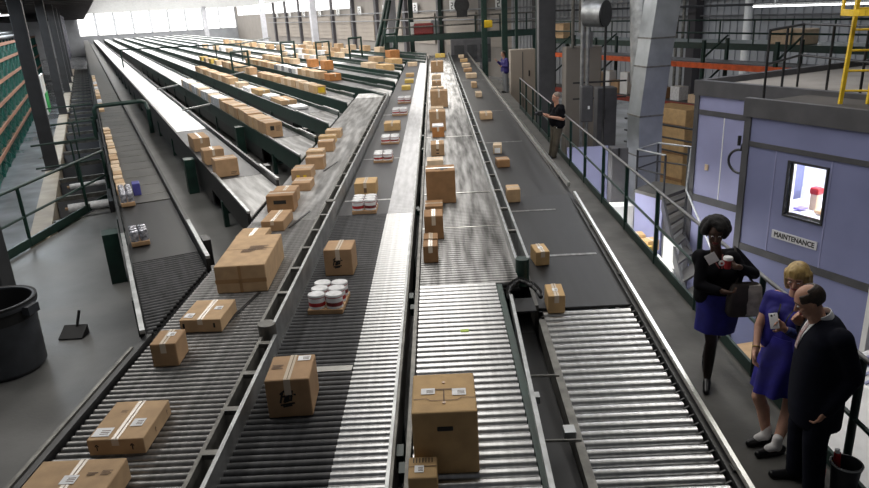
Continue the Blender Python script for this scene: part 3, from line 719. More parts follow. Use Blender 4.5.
for k in range(3): q.bbox((1.3 + k * .85, 46.55, .4), (1.95 + k * .85, 46.6, 1.3))
part('panel', q, M['darkcol'], t)
t = thing('control_cabinet', 'pale beige upright cabinet behind the walkway, left of the dark column', 'cabinet', (4.0, 33, -2.5))
q = MB(); q.bevbox((4.05, 33, -.35), (1.15, .6, 4.1), .03); part('body', q, M['door'], t)
q = MB(); q.bbox((4.02, 32.68, -1.5), (4.05, 32.7, 1.6)); part('door_gap', q, M['pil'], t)
q = MB(); q.bbox((4.3, 32.66, .5), (4.36, 32.7, .75)); part('handle', q, M['black'], t)
column('large dark grey box column rising beside the walkway beyond the man in black', 4.26, 27.3, .62, -2.5, 6.15, M['column'], 0, None, flange=False)
t = thing('control_cabinet', 'wide pale grey cabinet behind the walkway, right of the dark column', 'cabinet', (5.3, 26, -2.5))
q = MB(); q.bevbox((5.42, 26.3, -.6), (1.3, .8, 5.4), .03); part('body', q, M['wall'], t)
q = MB(); q.bevbox((5.5, 25.85, 2.35), (.42, .12, .55), .02); q.cyl((5.5, 25.8, 2.3), (5.5, 25.7, 2.3), .1, 12); part('meter', q, M['greycol'], t)
q = MB(); q.bbox((5.3, 25.88, 2.5), (5.5, 25.9, 3.6)); q.cyl((5.0, 25.85, 2.1), (5.0, 25.85, 5.5), .06, 8); q.cyl((5.25, 25.85, 2.6), (5.25, 25.85, 5.5), .05, 8); part('conduit', q, M['galv_d'], t)
for i, x in enumerate((4.55, 4.72)):
    q = MB(); q.cyl((x, 22, -2.5), (x, 22, 6), .055, 10); solo('service_pipe', q, M['galv'], 'pale vertical service pipe right of the dark column, %s of the pair' % ('left' if i == 0 else 'right'), 'pipe', (x, 22, -2.5), 0, 'pair of pale service pipes', 40)
t = thing('exhaust_fan', 'round steel fan drum with black face hanging right of the service pipes', 'fan', (4.7, 20, 3.1))
q = MB(); q.cyl((4.30, 20.25, 3.36), (4.72, 19.9, 3.33), .36, 28); part('drum', q, M['galv'], t, 40)
q = MB(); q.cyl((4.72, 19.9, 3.33), (4.75, 19.875, 3.33), .35, 28); part('grille', q, M['black'], t, 40)
q = MB(); q.cyl((4.80, 20.1, -2.5), (4.80, 20.1, 3.1), .035, 8); part('stand', q, M['black'], t, 40)
t = thing('electric_box', 'slate blue-grey electrical cabinet beyond the walkway railing near the man in black', 'cabinet', (5.45, 22.6, -2.5))
q = MB(); q.bevbox((5.45, 22.6, -.72), (.62, .55, 3.5), .03); part('body', q, M['trim'], t)
q = MB(); q.box((5.35, 22.31, .2), (.08, .02, .3)); part('handle', q, M['black'], t)
t = thing('electric_box', 'narrow grey electrical box on the service pipes beside the man in black', 'cabinet', (4.62, 21.8, 0))
q = MB(); q.bevbox((4.66, 21.75, .65), (.36, .3, 1.1), .03); part('body', q, M['trim'], t)
q = MB(); q.box((4.7, 21.59, .55), (.06, .02, .1)); part('lock', q, M['label'], t)
rail_run('guard_railing', 'thin dark railing in front of the pale grey cabinet beyond the walkway', [(4.75, 24.4, -.1), (6.6, 24.4, -.1)], 1.1, [.55], .03, .03, M['darkcol'], M['darkcol'], [(4.75, 24.4, -2.5), (5.7, 24.4, -2.5), (6.6, 24.4, -2.5)])

# ------------------------------------------------------------------ walkway railing
M['handrail'] = mat('worn_handrail_steel', (.15, .15, .15), .42, .6, var=.2, scale=6)
Xr = 3.1
t = rail_run('guard_railing', 'long walkway railing with pale steel handrail and dark green posts at right', [(Xr, 26, 0), (Xr, 3.2, 0)], 1.1, [.58], .032, .022, M['green'], M['green'],
             [(Xr, y, 0) for y in (25.9, 24.2, 22.5, 20.9, 19.3, 17.7, 16.1, 14.5, 12.85, 11.2, 9.55, 7.9, 6.25, 4.6)], .13)
for c in t.children:
    if c.name.startswith('top_rail'): c.data.materials[0] = M['handrail']; c['label'] = 'pale steel handrail'
q = MB(); q.bar((3.17, 37, -.22), (3.17, -3, -.22), .10, .42); struct('trim_walkway_edge', q, M['black'])

# ------------------------------------------------------------------ racks beyond the office
def pallet_rack(label, s0, n, zs, top):
    t = thing('pallet_rack', label, 'rack', P(19.5, s0, -2.5), DIAG, 'pallet racks at right')
    L = 2.9
    for i in range(n + 1):
        q = MB()
        for u in (19.0, 20.1): pbox(q, u - .05, u + .05, s0 + i * L - .05, s0 + i * L + .05, -2.5, top)
        for k in range(5): q.bar(P(19, s0 + i * L, -2.2 + k * .95), P(20.1, s0 + i * L, -1.5 + k * .95), .05, .05)
        part('upright', q, M['green'], t)
    for z, mm in zs:
        for u in (19.0, 20.1):
            q = MB(); pbox(q, u - .06, u + .04, s0, s0 + n * L, z - .09, z + .09); part('beam', q, mm, t)
        q = MB(); pbox(q, 19.05, 20.1, s0, s0 + n * L, z + .09, z + .11); part('shelf_deck', q, M['trim'], t)
    return t
pallet_rack('pallet rack with orange beams beyond the office, left of the sheet-metal duct', 20.9, 2, [(1.42, M['orange']), (-.1, M['rust'])], 2.2)
pallet_rack('pallet rack with orange beams beyond the office, right of the sheet-metal duct', 9.3, 4, [(1.36, M['orange']), (-.08, M['rust'])], 2.2)
random.seed(3)
cnt = 0
stock = [(26.0, .5, .45, 'card2'), (25.3, .6, .6, 'card'), (24.5, .55, .8, 'card4'), (23.9, .5, .75, 'card5'), (23.3, .4, .85, 'white'), (22.75, .5, .5, 'card'), (22.2, .5, .85, 'white'), (21.5, .5, .5, 'card'),
         (20.2, .55, .4, 'card3'), (19.4, .5, .5, 'wrap'), (18.3, .75, .3, 'card5'), (17.4, .5, .55, 'card'), (16.4, .6, .4, 'card2')]
for i, (s, w, h, mk) in enumerate(stock):
    col = {'card': 'brown', 'card2': 'tan', 'card3': 'dark brown', 'card4': 'golden', 'card5': 'pale', 'white': 'white', 'teal': 'teal', 'wrap': 'film-wrapped'}[mk]
    t = thing('stock_box', '%s box on the middle rack shelf beyond the office, %s from the left' % (col, ORD[i]), 'box', P(19.4, s, .02), DIAG, 'boxes on the pallet rack')
    q = MB(); q.bevbox(P(19.4, s, .02 + h / 2), (w * .9, w * .9, h), .015, DIAG); part('body', q, M[mk], t)
    q = MB(); q.box(P(19.4, s, .022 + h), (.06, w * .9, .006), DIAG); part('tape', q, M['tape'], t)
q = MB(); q.prism([tuple(P(21, 10)[:2]), tuple(P(22.6, 10)[:2]), tuple(P(22.6, 30)[:2]), tuple(P(21, 30)[:2])], 1.72, 1.95)
t = thing('mezzanine_walk', 'dark green mezzanine walkway with railing above the orange rack beams', 'catwalk', P(21.8, 10, 1.7), DIAG)
part('deck', q, M['green'], t)
for z in (2.3, 2.75):
    q = MB(); q.tube([P(21, 10, z), P(21, 30, z)], .035, 6); part('rail', q, M['green'], t, 40)
for i in range(14):
    q = MB(); q.cyl(P(21, 10.2 + i * 1.5, 1.9), P(21, 10.2 + i * 1.5, 2.75), .03, 6); part('post', q, M['green'], t)
for i in range(4):
    q = MB(); pbox(q, 21.4, 21.55, 11 + i * 6, 11.15 + i * 6, -2.5, 1.75); part('leg', q, M['green'], t)
q = MB(); q.bevbox(P(21.4, 16.4, 2.2), (.7, 1.3, .5), .03, DIAG); solo('storage_crate', q, M['card5'], 'pale crate standing on the dark green mezzanine walkway', 'crate', P(21.4, 16.4, 1.95), DIAG)
q = MB(); q.bevbox(P(21.5, 29.4, 2.3), (.6, .7, .7), .03, DIAG); solo('storage_crate', q, M['card2'], 'small tan crate at the left end of the mezzanine walkway', 'crate', P(21.5, 29.4, 1.95), DIAG)
for i, (u, s, r, mk) in enumerate(((31.5, 32.6, .09, 'galv_d'), (31.5, 32.0, .09, 'galv_d'), (31.4, 31.4, .09, 'galv_d'), (31.4, 26.9, .22, 'white'))):
    q = MB(); q.cyl(P(u, s, -2.5), P(u, s, 6.1), r, 10)
    solo('wall_conduit', q, M[mk], '%s vertical pipe on the corrugated wall, %s from the left' % ('thick white' if mk == 'white' else 'thin grey', ORD[i]), 'pipe', P(u, s, -2.5), 0, 'vertical pipes on the corrugated wall', 40)
for i, s in enumerate((31.0, 17.5)):
    q = MB(); pbox(q, 31.9, 32.5, s, s + .6, -2.5, 6.1); solo('wall_pilaster', q, M['pil'], 'dark pilaster on the corrugated wall at right, %s from the left' % ORD[i], 'pilaster', P(32.2, s, -2.5), DIAG, 'dark pilasters on the corrugated wall')
q = MB()
for z, u in ((3.02, 31.2),): q.tube([P(u, 14, z), P(u, 46, z)], .07, 6)
solo('wall_pipe', q, M['darkcol'], 'dark horizontal pipe along the corrugated wall at right', 'pipe', P(31.2, 14, 3.0))
t = thing('hanging_lamp', 'long lit tube lamp in front of the corrugated wall at upper right', 'lamp', P(26, 17, 3.2), DIAG)
q = MB(); q.bar(P(26, 13.5, 3.12), P(26, 22.0, 3.12), .16, .08); part('housing', q, M['white'], t)
q = MB(); q.bar(P(25.95, 13.5, 3.05), P(25.95, 22.0, 3.05), .10, .05); part('tube', q, M['tubes'], t)
for s in (15, 18, 21):
    q = MB(); q.cyl(P(26, s, 3.1), P(26, s, 6.2), .02, 6); part('hanger', q, M['white'], t)

# ------------------------------------------------------------------ sheet-metal duct with one bend
t = thing('air_duct', 'large square sheet-metal air duct with a bend, rising beyond the walkway railing', 'duct', (5.5, 18.4, -2.5))
def sq(c, a, rz, tilt=0): return [Vector(c) + Matrix.Rotation(rz, 3, 'Z') @ Vector(p) for p in ((-a, -a, 0), (a, -a, 0), (a, a, 0), (-a, a, 0))]
rz = math.radians(12); a = .33
pts = [(5.52, 18.4, -2.5), (5.52, 18.4, -.3), (5.50, 18.4, .75), (5.62, 18.4, 2.0), (5.78, 18.4, 3.4), (5.98, 18.4, 5.2)]
q = MB(); q.loft([sq(p, a, rz) for p in pts]); part('trunk', q, M['duct'], t)
for p, mm in ((pts[1], 'galv_d'), (pts[2], 'galv_d'), (pts[3], 'galv_d'), ((5.70, 18.4, 2.7), 'galv_d')):
    q = MB(); q.loft([sq(p, a + .015, rz), sq(Vector(p) + Vector((.005, 0, .04)), a + .015, rz)]); part('flange', q, M[mm], t)
q = MB(); q.cyl((5.5, 18.9, 1.5), (5.38, 19.3, 6.12), .27, 24)
solo('round_duct', q, M['galv'], 'round galvanised duct rising behind the square air duct', 'duct', (5.5, 18.9, 1.5), 0, None, 40)
# ------------------------------------------------------------------ office with MAINTENANCE sign
SU = 9.5; S0, S1 = 5.52, 7.97
w0, w1, wz0, wz1 = 6.47, 7.09, .35, 1.18               # window opening along s and z
office = thing('office_building', 'lavender-blue modular office with window and sign beside the walkway', 'building', P(SU + .8, 3, -2.5), DIAG)
q = MB(); th = .08
pbox(q, SU, SU + th, S0, w0, -2.5, 1.8); pbox(q, SU, SU + th, w1, S1, -2.5, 1.8)
pbox(q, SU, SU + th, w0, w1, -2.5, wz0); pbox(q, SU, SU + th, w0, w1, wz1, 1.8)
part('front_wall', q, M['blue'], office)
q = MB(); pbox(q, SU + th, SU + 1.5, S1 - .08, S1, -2.5, 1.95); part('end_wall', q, M['blue'], office)
q = MB(); pbox(q, SU - .05, SU + .06, S0 - .05, S1 + .05, 1.8, 2.1); part('fascia', q, M['trim'], office)
q = MB(); pbox(q, SU - .02, SU + 1.5, S0, S1 + .05, 1.97, 2.0); part('roof', q, M['roof'], office)
for z0, z1 in ((1.325, 1.405), (-.47, -.35)):
    q = MB(); pbox(q, SU - .02, SU + .01, S0, S1, z0, z1); part('trim_band', q, M['trim'], office)
q = MB(); pbox(q, SU - .03, SU + .09, S1 - .09, S1 + .03, -2.5, 1.8); part('corner_post', q, M['trim'], office)
q = MB(); pbox(q, SU - .03, SU + .09, S0 - .02, S0 + .06, -2.5, 1.8); part('corner_post', q, M['white'], office)
for s in (6.40, 7.35):
    q = MB(); pbox(q, SU - .008, SU + .005, s, s + .02, -.35, 1.325); part('panel_seam', q, M['blue_l'], office)
q = MB(); f = .032
pbox(q, SU - .03, SU + .06, w0 - f, w0, wz0 - f, wz1 + f); pbox(q, SU - .03, SU + .06, w1, w1 + f, wz0 - f, wz1 + f)
pbox(q, SU - .03, SU + .06, w0, w1, wz0 - f, wz0); pbox(q, SU - .03, SU + .06, w0, w1, wz1, wz1 + f)
wf = part('window_frame', q, M['darkcol'], office, label='dark window frame')
q = MB(); pbox(q, SU + .01, SU + .02, w0, w1, wz0, wz1); part('pane', q, M['glass'], wf)
q = MB(); pbox(q, SU + .03, SU + .08, w1 - .05, w1, wz0, wz1); pbox(q, SU + .03, SU + .08, w0, w1, wz0, wz0 + .04); part('inner_frame', q, M['rail'], wf)
# the lit room behind the window
q = MB(); pbox(q, SU + 1.45, SU + 1.5, S0, S1, -2.5, 1.95); pbox(q, SU + th, SU + 1.5, S0, S0 + .05, -2.5, 1.95); pbox(q, SU + th, SU + 1.45, S0, S1 - .08, -.72, -.7); pbox(q, SU + th, SU + 1.45, S0, S1 - .08, 1.9, 1.96)
part('room_shell', q, M['room'], office)
q = MB(); pbox(q, SU + .35, SU + 1.45, 5.65, 7.7, .22, .28); pbox(q, SU + .55, SU + .6, 5.7, 5.75, -.7, .22); pbox(q, SU + .55, SU + .6, 7.6, 7.65, -.7, .22)
solo('office_desk', q, M['room'], 'white desk seen through the lit office window', 'desk', P(SU + 1, 6.5, -.7), DIAG)
q = MB(); q.bevbox(P(SU + .75, 7.12, .42), (.13, .13, .28), .02, DIAG, M['card5']); q.bevbox(P(SU + .75, 7.12, .60), (.16, .16, .12), .03, DIAG, M['red_p'])
solo('red_container', q, None, 'red-topped container on the desk inside the office window', 'container', P(SU + .75, 7.12, .28), DIAG)
q = MB(); q.bevbox(P(SU + .62, 6.86, .33), (.22, .2, .05), .01, DIAG, M['card2']); q.bevbox(P(SU + .55, 7.22, .32), (.2, .14, .03), .008, DIAG, mat('violet_folder', (.25, .2, .5), .5)); q.bevbox(P(SU + .95, 7.45, .42), (.12, .12, .3), .03, DIAG, M['label'])
solo('desk_papers', q, None, 'clutter of papers and folders on the desk inside the office window', 'papers', P(SU + .6, 6.8, .28), DIAG)
# sign
sg = thing('wall_sign', 'pale MAINTENANCE name plate below the office window', 'sign', P(SU - .02, 6.87, -.02), DIAG)
q = MB(); pbox(q, SU - .02, SU, 6.47, 7.27, -.085, .045); part('plate', q, mat('grey_white_plate', (.58, .58, .60), .5), sg)
def text_mesh(txt, size):
    cu = bpy.data.curves.new('lettering', 'FONT'); cu.body = txt; cu.size = size; cu.extrude = .001; cu.align_x = 'CENTER'; cu.align_y = 'CENTER'
    o = bpy.data.objects.new('tmp', cu); COL.objects.link(o)
    dg = bpy.context.evaluated_depsgraph_get(); me = bpy.data.meshes.new_from_object(o.evaluated_get(dg)); bpy.data.objects.remove(o); return me
def text_part(txt, size, origin, xdir, updir, m, parent, width=None, name='lettering', off=.0015, bold=0):
    me = text_mesh(txt, size)
    xs = [v.co.x for v in me.vertices]; ys = [v.co.y for v in me.vertices]; k = width / (max(xs) - min(xs)) if width else 1
    cy = (max(ys) + min(ys)) / 2
    X = Vector(xdir).normalized(); U = Vector(updir).normalized(); Nn = X.cross(U)
    inv = WM[parent.name].inverted()
    for v in me.vertices: v.co = inv @ (Vector(origin) + X * v.co.x * k + U * (v.co.y - cy) + Nn * (v.co.z + off))
    if len(me.materials): me.materials.clear()
    me.materials.append(m); me.name = name
    if bold:
        bm = bmesh.new(); bm.from_mesh(me); inv3 = inv.to_3x3()
        for k, dv in enumerate((X * bold, U * bold, (X + U) * bold)):
            b2_ = bmesh.new(); b2_.from_mesh(me); bmesh.ops.translate(b2_, verts=b2_.verts, vec=inv3 @ (dv + Nn * .0002 * (k + 1))); tmp = bpy.data.meshes.new('t'); b2_.to_mesh(tmp); bm.from_mesh(tmp); b2_.free(); bpy.data.meshes.remove(tmp)
        bm.to_mesh(me); bm.free()
    return link(name, me, parent)
text_part('MAINTENANCE', .115, P(SU - .02, 6.87, -.02), P(0, -1), (0, 0, 1), M['ink'], sg, .71, bold=.006)
# pipe-like handle loop of hose at the corner
t = thing('hose_loop', 'black hose looped on the left corner of the office', 'hose', P(SU - .1, S1 + .25, .9))
arc = [P(SU + .02, S1 + .06 + .0, 1.33)] + [P(SU + .04, S1 + .10 + .24 * math.sin(a), 1.02 + .20 * math.cos(a)) for a in [PI * i / 12 for i in range(13)]]
q = MB(); q.tube(arc, .022, 8); part('hose', q, M['black'], t, 40)
q = MB(); q.cyl(P(SU, S1 + .12, 1.3), P(SU, S1 + .12, 1.46), .03, 8); part('hook', q, M['black'], t, 40)
# second module behind
b2 = thing('office_building', 'second lavender-blue office module behind the corner of the first', 'building', P(13, 6, -2.5), DIAG)
q = MB(); pbox(q, 11.0, 17.5, 2.0, 10.5, -2.5, 1.8); part('wall', q, M['blue_l'], b2)
q = MB(); pbox(q, 10.95, 11.1, 2, 10.55, 1.78, 2.08); pbox(q, 11, 17.5, 10.4, 10.55, 1.78, 2.08); part('fascia', q, M['trim'], b2)
q = MB(); pbox(q, 11.1, 17.5, 2, 10.4, 1.8, 1.96); part('roof', q, M['roof_l'], b2)
for z0, z1 in ((1.40, 1.50), (-.42, -.27)):
    q = MB(); pbox(q, 10.98, 11.0, 2, 10.5, z0, z1); part('trim_band', q, M['trim'], b2)
q = MB(); pbox(q, 10.97, 11.02, 10.42, 10.53, -2.5, 1.8); part('corner_post', q, M['trim'], b2)
for s in (9.75, 8.45):
    q = MB(); pbox(q, 10.99, 11.0, s, s + .02, -.27, 1.4); part('panel_seam', q, M['white'], b2)
q = MB(); q.box(P(10.98, 10.1, .35), (.02, .08, .12), DIAG); part('switch', q, M['card5'], b2)
# roof railing and caged ladder
V3 = lambda *a: Vector(a)
t = thing('roof_railing', 'dark pipe railing standing on the office roofs', 'railing', P(11.2, 7, 2.0), DIAG)
cor = [V3(5.54, 11.86, 2.), V3(6.82, 13.29, 2.), V3(6.95, 11.5, 2.), V3(7.1, 9.0, 2.)]
for z in (.55, 1.1):
    q = MB(); q.tube([p + Vector((0, 0, z)) for p in cor], .022, 8); part('rail', q, M['black'], t, 40)
for p in (cor[0], cor[0].lerp(cor[1], .5), cor[1], cor[1].lerp(cor[2], .5), cor[2], cor[2].lerp(cor[3], .5)):
    q = MB(); q.cyl(p - Vector((0, 0, .03)), p + Vector((0, 0, 1.1)), .022, 8); part('post', q, M['black'], t, 40)
lad = thing('caged_ladder', 'safety-yellow ladder with cage hoop rising from the office roof', 'ladder', P(10.45, 6.9, 2.0), DIAG)
la, lb = Vector((6.255, 10.822, 2.0)), Vector((6.60, 10.68, 2.0)); lean = Vector((.055, .03, 1)).normalized()
for p in (la, lb):
    q = MB(); q.bar(p, p + lean * 3.2, .055, .045, up=(0, 1, 0)); part('side_rail', q, M['yellow'], lad)
for k in range(10):
    q = MB(); q.cyl(la + lean * (.2 + .3 * k), lb + lean * (.2 + .3 * k), .017, 8); part('rung', q, M['yellow'], lad, 40)
q = MB(); cc = (la + lb) / 2 + lean * 1.36; ac = (lb - la).normalized(); bc = Vector((0, 0, 1)).cross(ac)
hoop = [cc + ac * (.37 * math.cos(a)) - bc * (.02 + .62 * math.sin(a)) for a in [PI * i / 16 for i in range(17)]]
for p0, p1 in zip(hoop[:-1], hoop[1:]): q.bar(p0, p1, .04, .09)
part('cage_hoop', q, M['yellow'], lad)
for i in (0, 4, 8, 12, 16):
    q = MB(); q.bar(hoop[i], hoop[i] + lean * 1.8, .03, .05, up=(0, 1, 0)); part('cage_bar', q, M['yellow'], lad)

# ------------------------------------------------------------------ lower level between walkway and office
t = thing('steel_stairs', 'dark grey steel landing and stairs going down beside the second office module', 'stairs', (5.0, 14, -2.5))
q = MB(); q.prism([(4.60, 15.97), (5.03, 15.16), (5.90, 15.9), (5.30, 16.62)], -.68, -.60); part('landing', q, M['walk'], t)
q = MB(); q.hexa([(4.62, 15.93, -2.5), (5.03, 15.17, -2.5), (5.07, 15.2, -2.5), (4.66, 15.96, -2.5), (4.62, 15.93, -.68), (5.03, 15.17, -.68), (5.07, 15.2, -.68), (4.66, 15.96, -.68)]); part('lavender_panel', q, M['blue_l'], t, label='lavender panel under the landing')
Ls = [Vector((5.03, 15.16, -.62)), Vector((4.78, 13.6, -1.16)), Vector((4.45, 11.3, -2.0))]; Rs = [Vector((5.85, 15.85, -.62)), Vector((5.20, 14.2, -1.16)), Vector((5.0, 11.65, -2.0))]
def along(ls, k): return ls[0].lerp(ls[1], k * 2) if k < .5 else ls[1].lerp(ls[2], k * 2 - 1)
for i_ in range(9):
    k0, k1 = i_ / 9, (i_ + .86) / 9; a, b, c_, d = along(Ls, k0), along(Rs, k0), along(Rs, k1), along(Ls, k1)
    z = a.z - .08; f4 = [Vector((v.x, v.y, z)) for v in (d, c_, b, a)]
    q = MB(); q.hexa([v - Vector((0, 0, .05)) for v in f4] + f4); part('tread', q, M['walk'], t)
for ls in (Ls, Rs):
    q = MB()
    for a, b in zip(ls[:-1], ls[1:]): q.bar(a - Vector((0, 0, .12)), b - Vector((0, 0, .12)), .05, .30)
    part('stringer', q, M['darkcol'], t)
q = MB(); up = Vector((0, 0, .95)); q.tube([Rs[0] + up, Rs[1] + up, Rs[2] + up], .022, 8); part('handrail', q, M['galv'], t, 40)
for r_ in Rs: q = MB(); q.cyl(r_ - Vector((0, 0, .1)), r_ + up, .02, 8); part('post', q, M['darkcol'], t, 40)
rail_run('guard_railing', 'grey railing around the landing of the steel stairs', [(5.05, 15.2, -.6), (4.64, 15.95, -.6), (5.32, 16.6, -.6), (5.9, 15.95, -.6)], .95, [.5], .026, .022, M['darkcol'], M['galv'], [(5.05, 15.2, -.6), (4.64, 15.95, -.6), (5.32, 16.6, -.6), (5.85, 16.0, -.6)])
q = MB(); q.bbox((3.75, 20.0, -2.5), (4.95, 20.06, -.42)); q.bbox((3.75, 20.0, -.42), (4.95, 20.08, -.36))
solo('partition_panel', q, M['blue_l'], 'low lavender partition behind the walkway railing left of the duct', 'partition', (4.3, 20, -2.5))
t = thing('equipment_locker', 'slate blue locker in front of the square air duct', 'locker', (4.55, 17.6, -2.5))
q = MB(); q.bevbox((4.62, 17.6, -1.2), (.42, .4, 2.6), .02); part('body', q, M['trim'], t)
q = MB(); q.box((4.58, 17.39, .0), (.05, .02, .22)); part('handle', q, M['black'], t)
q = MB(); q.bevbox((4.62, 17.15, -1.9), (.55, .4, 1.2), .02); solo('white_crate', q, M['white'], 'white crate on the lower floor below the slate blue locker', 'crate', (4.62, 17.15, -2.5))
t = thing('wooden_crate', 'golden wooden crate stack behind the railing below the racks', 'crate', P(17.6, 17.2, -2.5), DIAG)
q = MB(); q.bevbox(P(17.6, 17.6, -1.15), (1.0, 1.7, 2.6), .03, DIAG); part('body', q, M['card4'], t)
for z in (-2.2, -1.3, -.4):
    q = MB(); q.box(P(17.09, 17.6, z), (.03, 1.72, .1), DIAG); part('batten', q, M['card3'], t)
rail_run('guard_railing', 'dark railing in front of the golden wooden crate', [P(16.2, 18.6, -1.3), P(16.2, 15.4, -1.3)], 1.1, [.3, .7], .035, .035, M['darkcol'], M['darkcol'], [P(16.2, 18.6, -2.5), P(16.2, 17, -2.5), P(16.2, 15.4, -2.5)])
t = thing('packing_bench', 'pale packing bench on the lower floor between walkway railing and steel stairs', 'bench', (4.3, 14.3, -2.5))
q = MB(); q.bevbox((4.35, 14.25, -1.68), (.74, 2.0, .06), .015); part('top', q, M['white'], t)
for dx, dy in ((-.32, -.9), (.32, -.9), (-.32, .9), (.32, .9)):
    q = MB(); q.bbox((4.35 + dx - .03, 14.25 + dy - .03, -2.5), (4.35 + dx + .03, 14.25 + dy + .03, -1.71)); part('leg', q, M['galv_d'], t)
for i, (x, y, w, h, mk, c) in enumerate(((4.42, 15.0, .34, .26, 'card4', 'golden'), (4.62, 14.62, .30, .24, 'card4', 'tan'), (4.44, 14.42, .26, .16, 'yellowbox', 'yellow'), (4.25, 14.5, .26, .2, 'card2', 'light brown'), (4.3, 14.0, .36, .10, 'label', 'white'))):
    q = MB(); q.bevbox((x, y, -1.65 + h / 2), (w, w * .9, h), .01, .3 * i, M[mk]); q.box((x, y, -1.648 + h), (.05, w * .9, .004), .3 * i, M['tape'])
    solo('bench_carton', q, None, '%s carton on the packing bench below the railing' % c, 'carton', (x, y, -1.65), 0, 'cartons on the packing bench')
q = MB(); q.hexa([(4.56, 13.55, -1.65), (4.82, 13.3, -1.65), (4.86, 13.34, -1.65), (4.60, 13.59, -1.65), (4.58, 13.62, -1.0), (4.80, 13.4, -1.15), (4.84, 13.44, -1.15), (4.62, 13.66, -1.0)])
solo('leaning_board', q, M['white'], 'white sloping board standing at the near end of the packing bench', 'board', (4.7, 13.5, -1.65))
t = thing('lower_cabinet', 'pale cabinet with round gauge on the lower floor behind the man in the suit', 'cabinet', (5.0, 7.3, -2.5))
q = MB(); q.bevbox((5.45, 6.9, -1.5), (1.6, 1.5, 2.0), .03, DIAG); part('body', q, M['label'], t)
q = MB()
for k in range(12): q.box(Vector((5.45, 6.9, -.49)) + Matrix.Rotation(DIAG, 3, 'Z') @ Vector((0, -.7 + .12 * k, 0)), (1.55, .03, .02), DIAG)
part('slats', q, mat('blue_grey_slat', (.35, .37, .55), .5), t)
q = MB(); q.cyl((5.0, 6.6, -.50), (5.0, 6.6, -.44), .11, 20, M['black']); q.cyl((5.0, 6.6, -.44), (5.0, 6.6, -.43), .07, 20, M['label']); part('gauge', q, None, t)
q = MB(); q.tube([(4.75, 6.25, -.5), (4.7, 6.1, -.35), (4.6, 6.0, -.55), (4.55, 5.9, -.9)], .03, 8, M['yellow']); q.tube([(4.8, 6.0, -.55), (4.65, 5.85, -.45), (4.6, 5.7, -.8)], .025, 8, M['black']); part('cables', q, None, t, 40)
t = thing('carton_pallet', 'stack of tan cartons on the lower floor behind the woman with the cup', 'cartons', (4.1, 8.6, -2.5))
for k in range(3):
    q = MB(); q.bevbox((4.15, 8.4, -2.2 + .5 * k), (.6, .7, .48), .015, .1 * k); part('carton', q, M['card2'], t)
# bucket and its contents
bx, by = 2.972, 4.40
t = thing('bucket', 'dark grey bucket standing by the railing behind the man in the suit', 'bucket', (bx, by, 0))
q = MB(); q.lathe([(0, 0), (.080, 0), (.105, .30), (.112, .30), (.112, .325), (.100, .325), (.076, .02), (0, .02)], (bx, by, 0), 28); part('body', q, M['bin'], t, 35)
q = MB(); q.tube([Vector((bx + .111 * math.cos(a), by + .111 * math.sin(a), .318)) for a in [2 * PI * i / 24 for i in range(24)]], .006, 6, None, True); part('bail', q, M['galv'], t, 40)
q = MB(); q.cyl((bx - .03, by + .03, .03), (bx - .05, by + .05, .38), .025, 10, M['red_p']); q.cyl((bx - .05, by + .05, .38), (bx - .052, by + .052, .41), .018, 10, M['label'])
solo('spray_bottle', q, None, 'red bottle sticking out of the dark grey bucket', 'bottle', (bx - .03, by + .03, .03), 0, None, 40)
q = MB(); q.cyl((2.93, 4.60, 0), (2.93, 4.60, .12), .022, 10, M['red_p']); solo('spray_can', q, None, 'small red canister on the walkway beside the dark grey bucket', 'canister', (2.93, 4.60, 0), 0, None, 40)
# ------------------------------------------------------------------ cartons
random.seed(11)
def carton(label, x, y, z, rz, w, d, h, mk='card', group=None, tape='x', lab=None, marks=None, name='carton', cat='carton', handhole=False, flap=True):
    """x, y centre of the base; rz in degrees; parts: body, tape, shipping labels, printed marks"""
    t = thing(name, label, cat, (x, y, z), math.radians(rz), group)
    q = MB(); q.bevbox((0, 0, h / 2), (w, d, h), min(.012, h * .06)); part('body', q, M[mk], t, local=True)
    e = .0012
    if tape:
        q = MB()
        if tape == 'y': q.box((0, 0, h + e), (.052, d * .985, .002)); q.box((0, -d / 2 - e, h * .80), (.052, .002, h * .40))
        else: q.box((0, 0, h + e), (w * .985, .052, .002))
        part('tape', q, M['tape'], t, local=True)
    if flap:
        q = MB()
        if tape == 'y': q.box((.004, 0, h + .0035), (.006, d * .97, .001))
        else: q.box((0, .004, h + .0035), (w * .97, .006, .001))
        part('flap_seam', q, M['ink_g'], t, local=True)
    for (lx, ly, lw, ld) in (lab or []):
        q = MB(); q.box((lx * w, ly * d, h + .004), (lw, ld, .002)); p = part('shipping_label', q, M['label'], t, local=True, label='white shipping label')
        q = MB()
        for k in range(3): q.box((lx * w + .15 * lw, ly * d - ld * .25 + k * ld * .2, h + .0055), (lw * .5, ld * .07, .001))
        part('barcode', q, M['ink_g'], p, local=True)
    for (face, strokes, mm) in (marks or []):         # strokes: (x0, y0, x1, y1, thickness) in metres from the face centre
        q = MB()
        for (x0, y0, x1, y1, th) in strokes:
            if face == 'front': q.bar((x0, -d / 2 - .0015, h / 2 + y0), (x1, -d / 2 - .0015, h / 2 + y1), .002, th, up=(0, 1, 0)) if False else q.add(*stroke(x0, y0, x1, y1, th, lambda a, b: (a, -d / 2 - .002, h / 2 + b)))
            elif face == 'right': q.add(*stroke(x0, y0, x1, y1, th, lambda a, b: (w / 2 + .002, a, h / 2 + b)))
            else: q.add(*stroke(x0, y0, x1, y1, th, lambda a, b: (a, b, h + .0045)))
        part('print', q, M[mm], t, local=True)
    if handhole:
        q = MB(); q.bevbox((0, -d / 2, h * .74), (.105, .012, .034), .006); part('hand_hole', q, M['ink'], t, local=True)
    return t
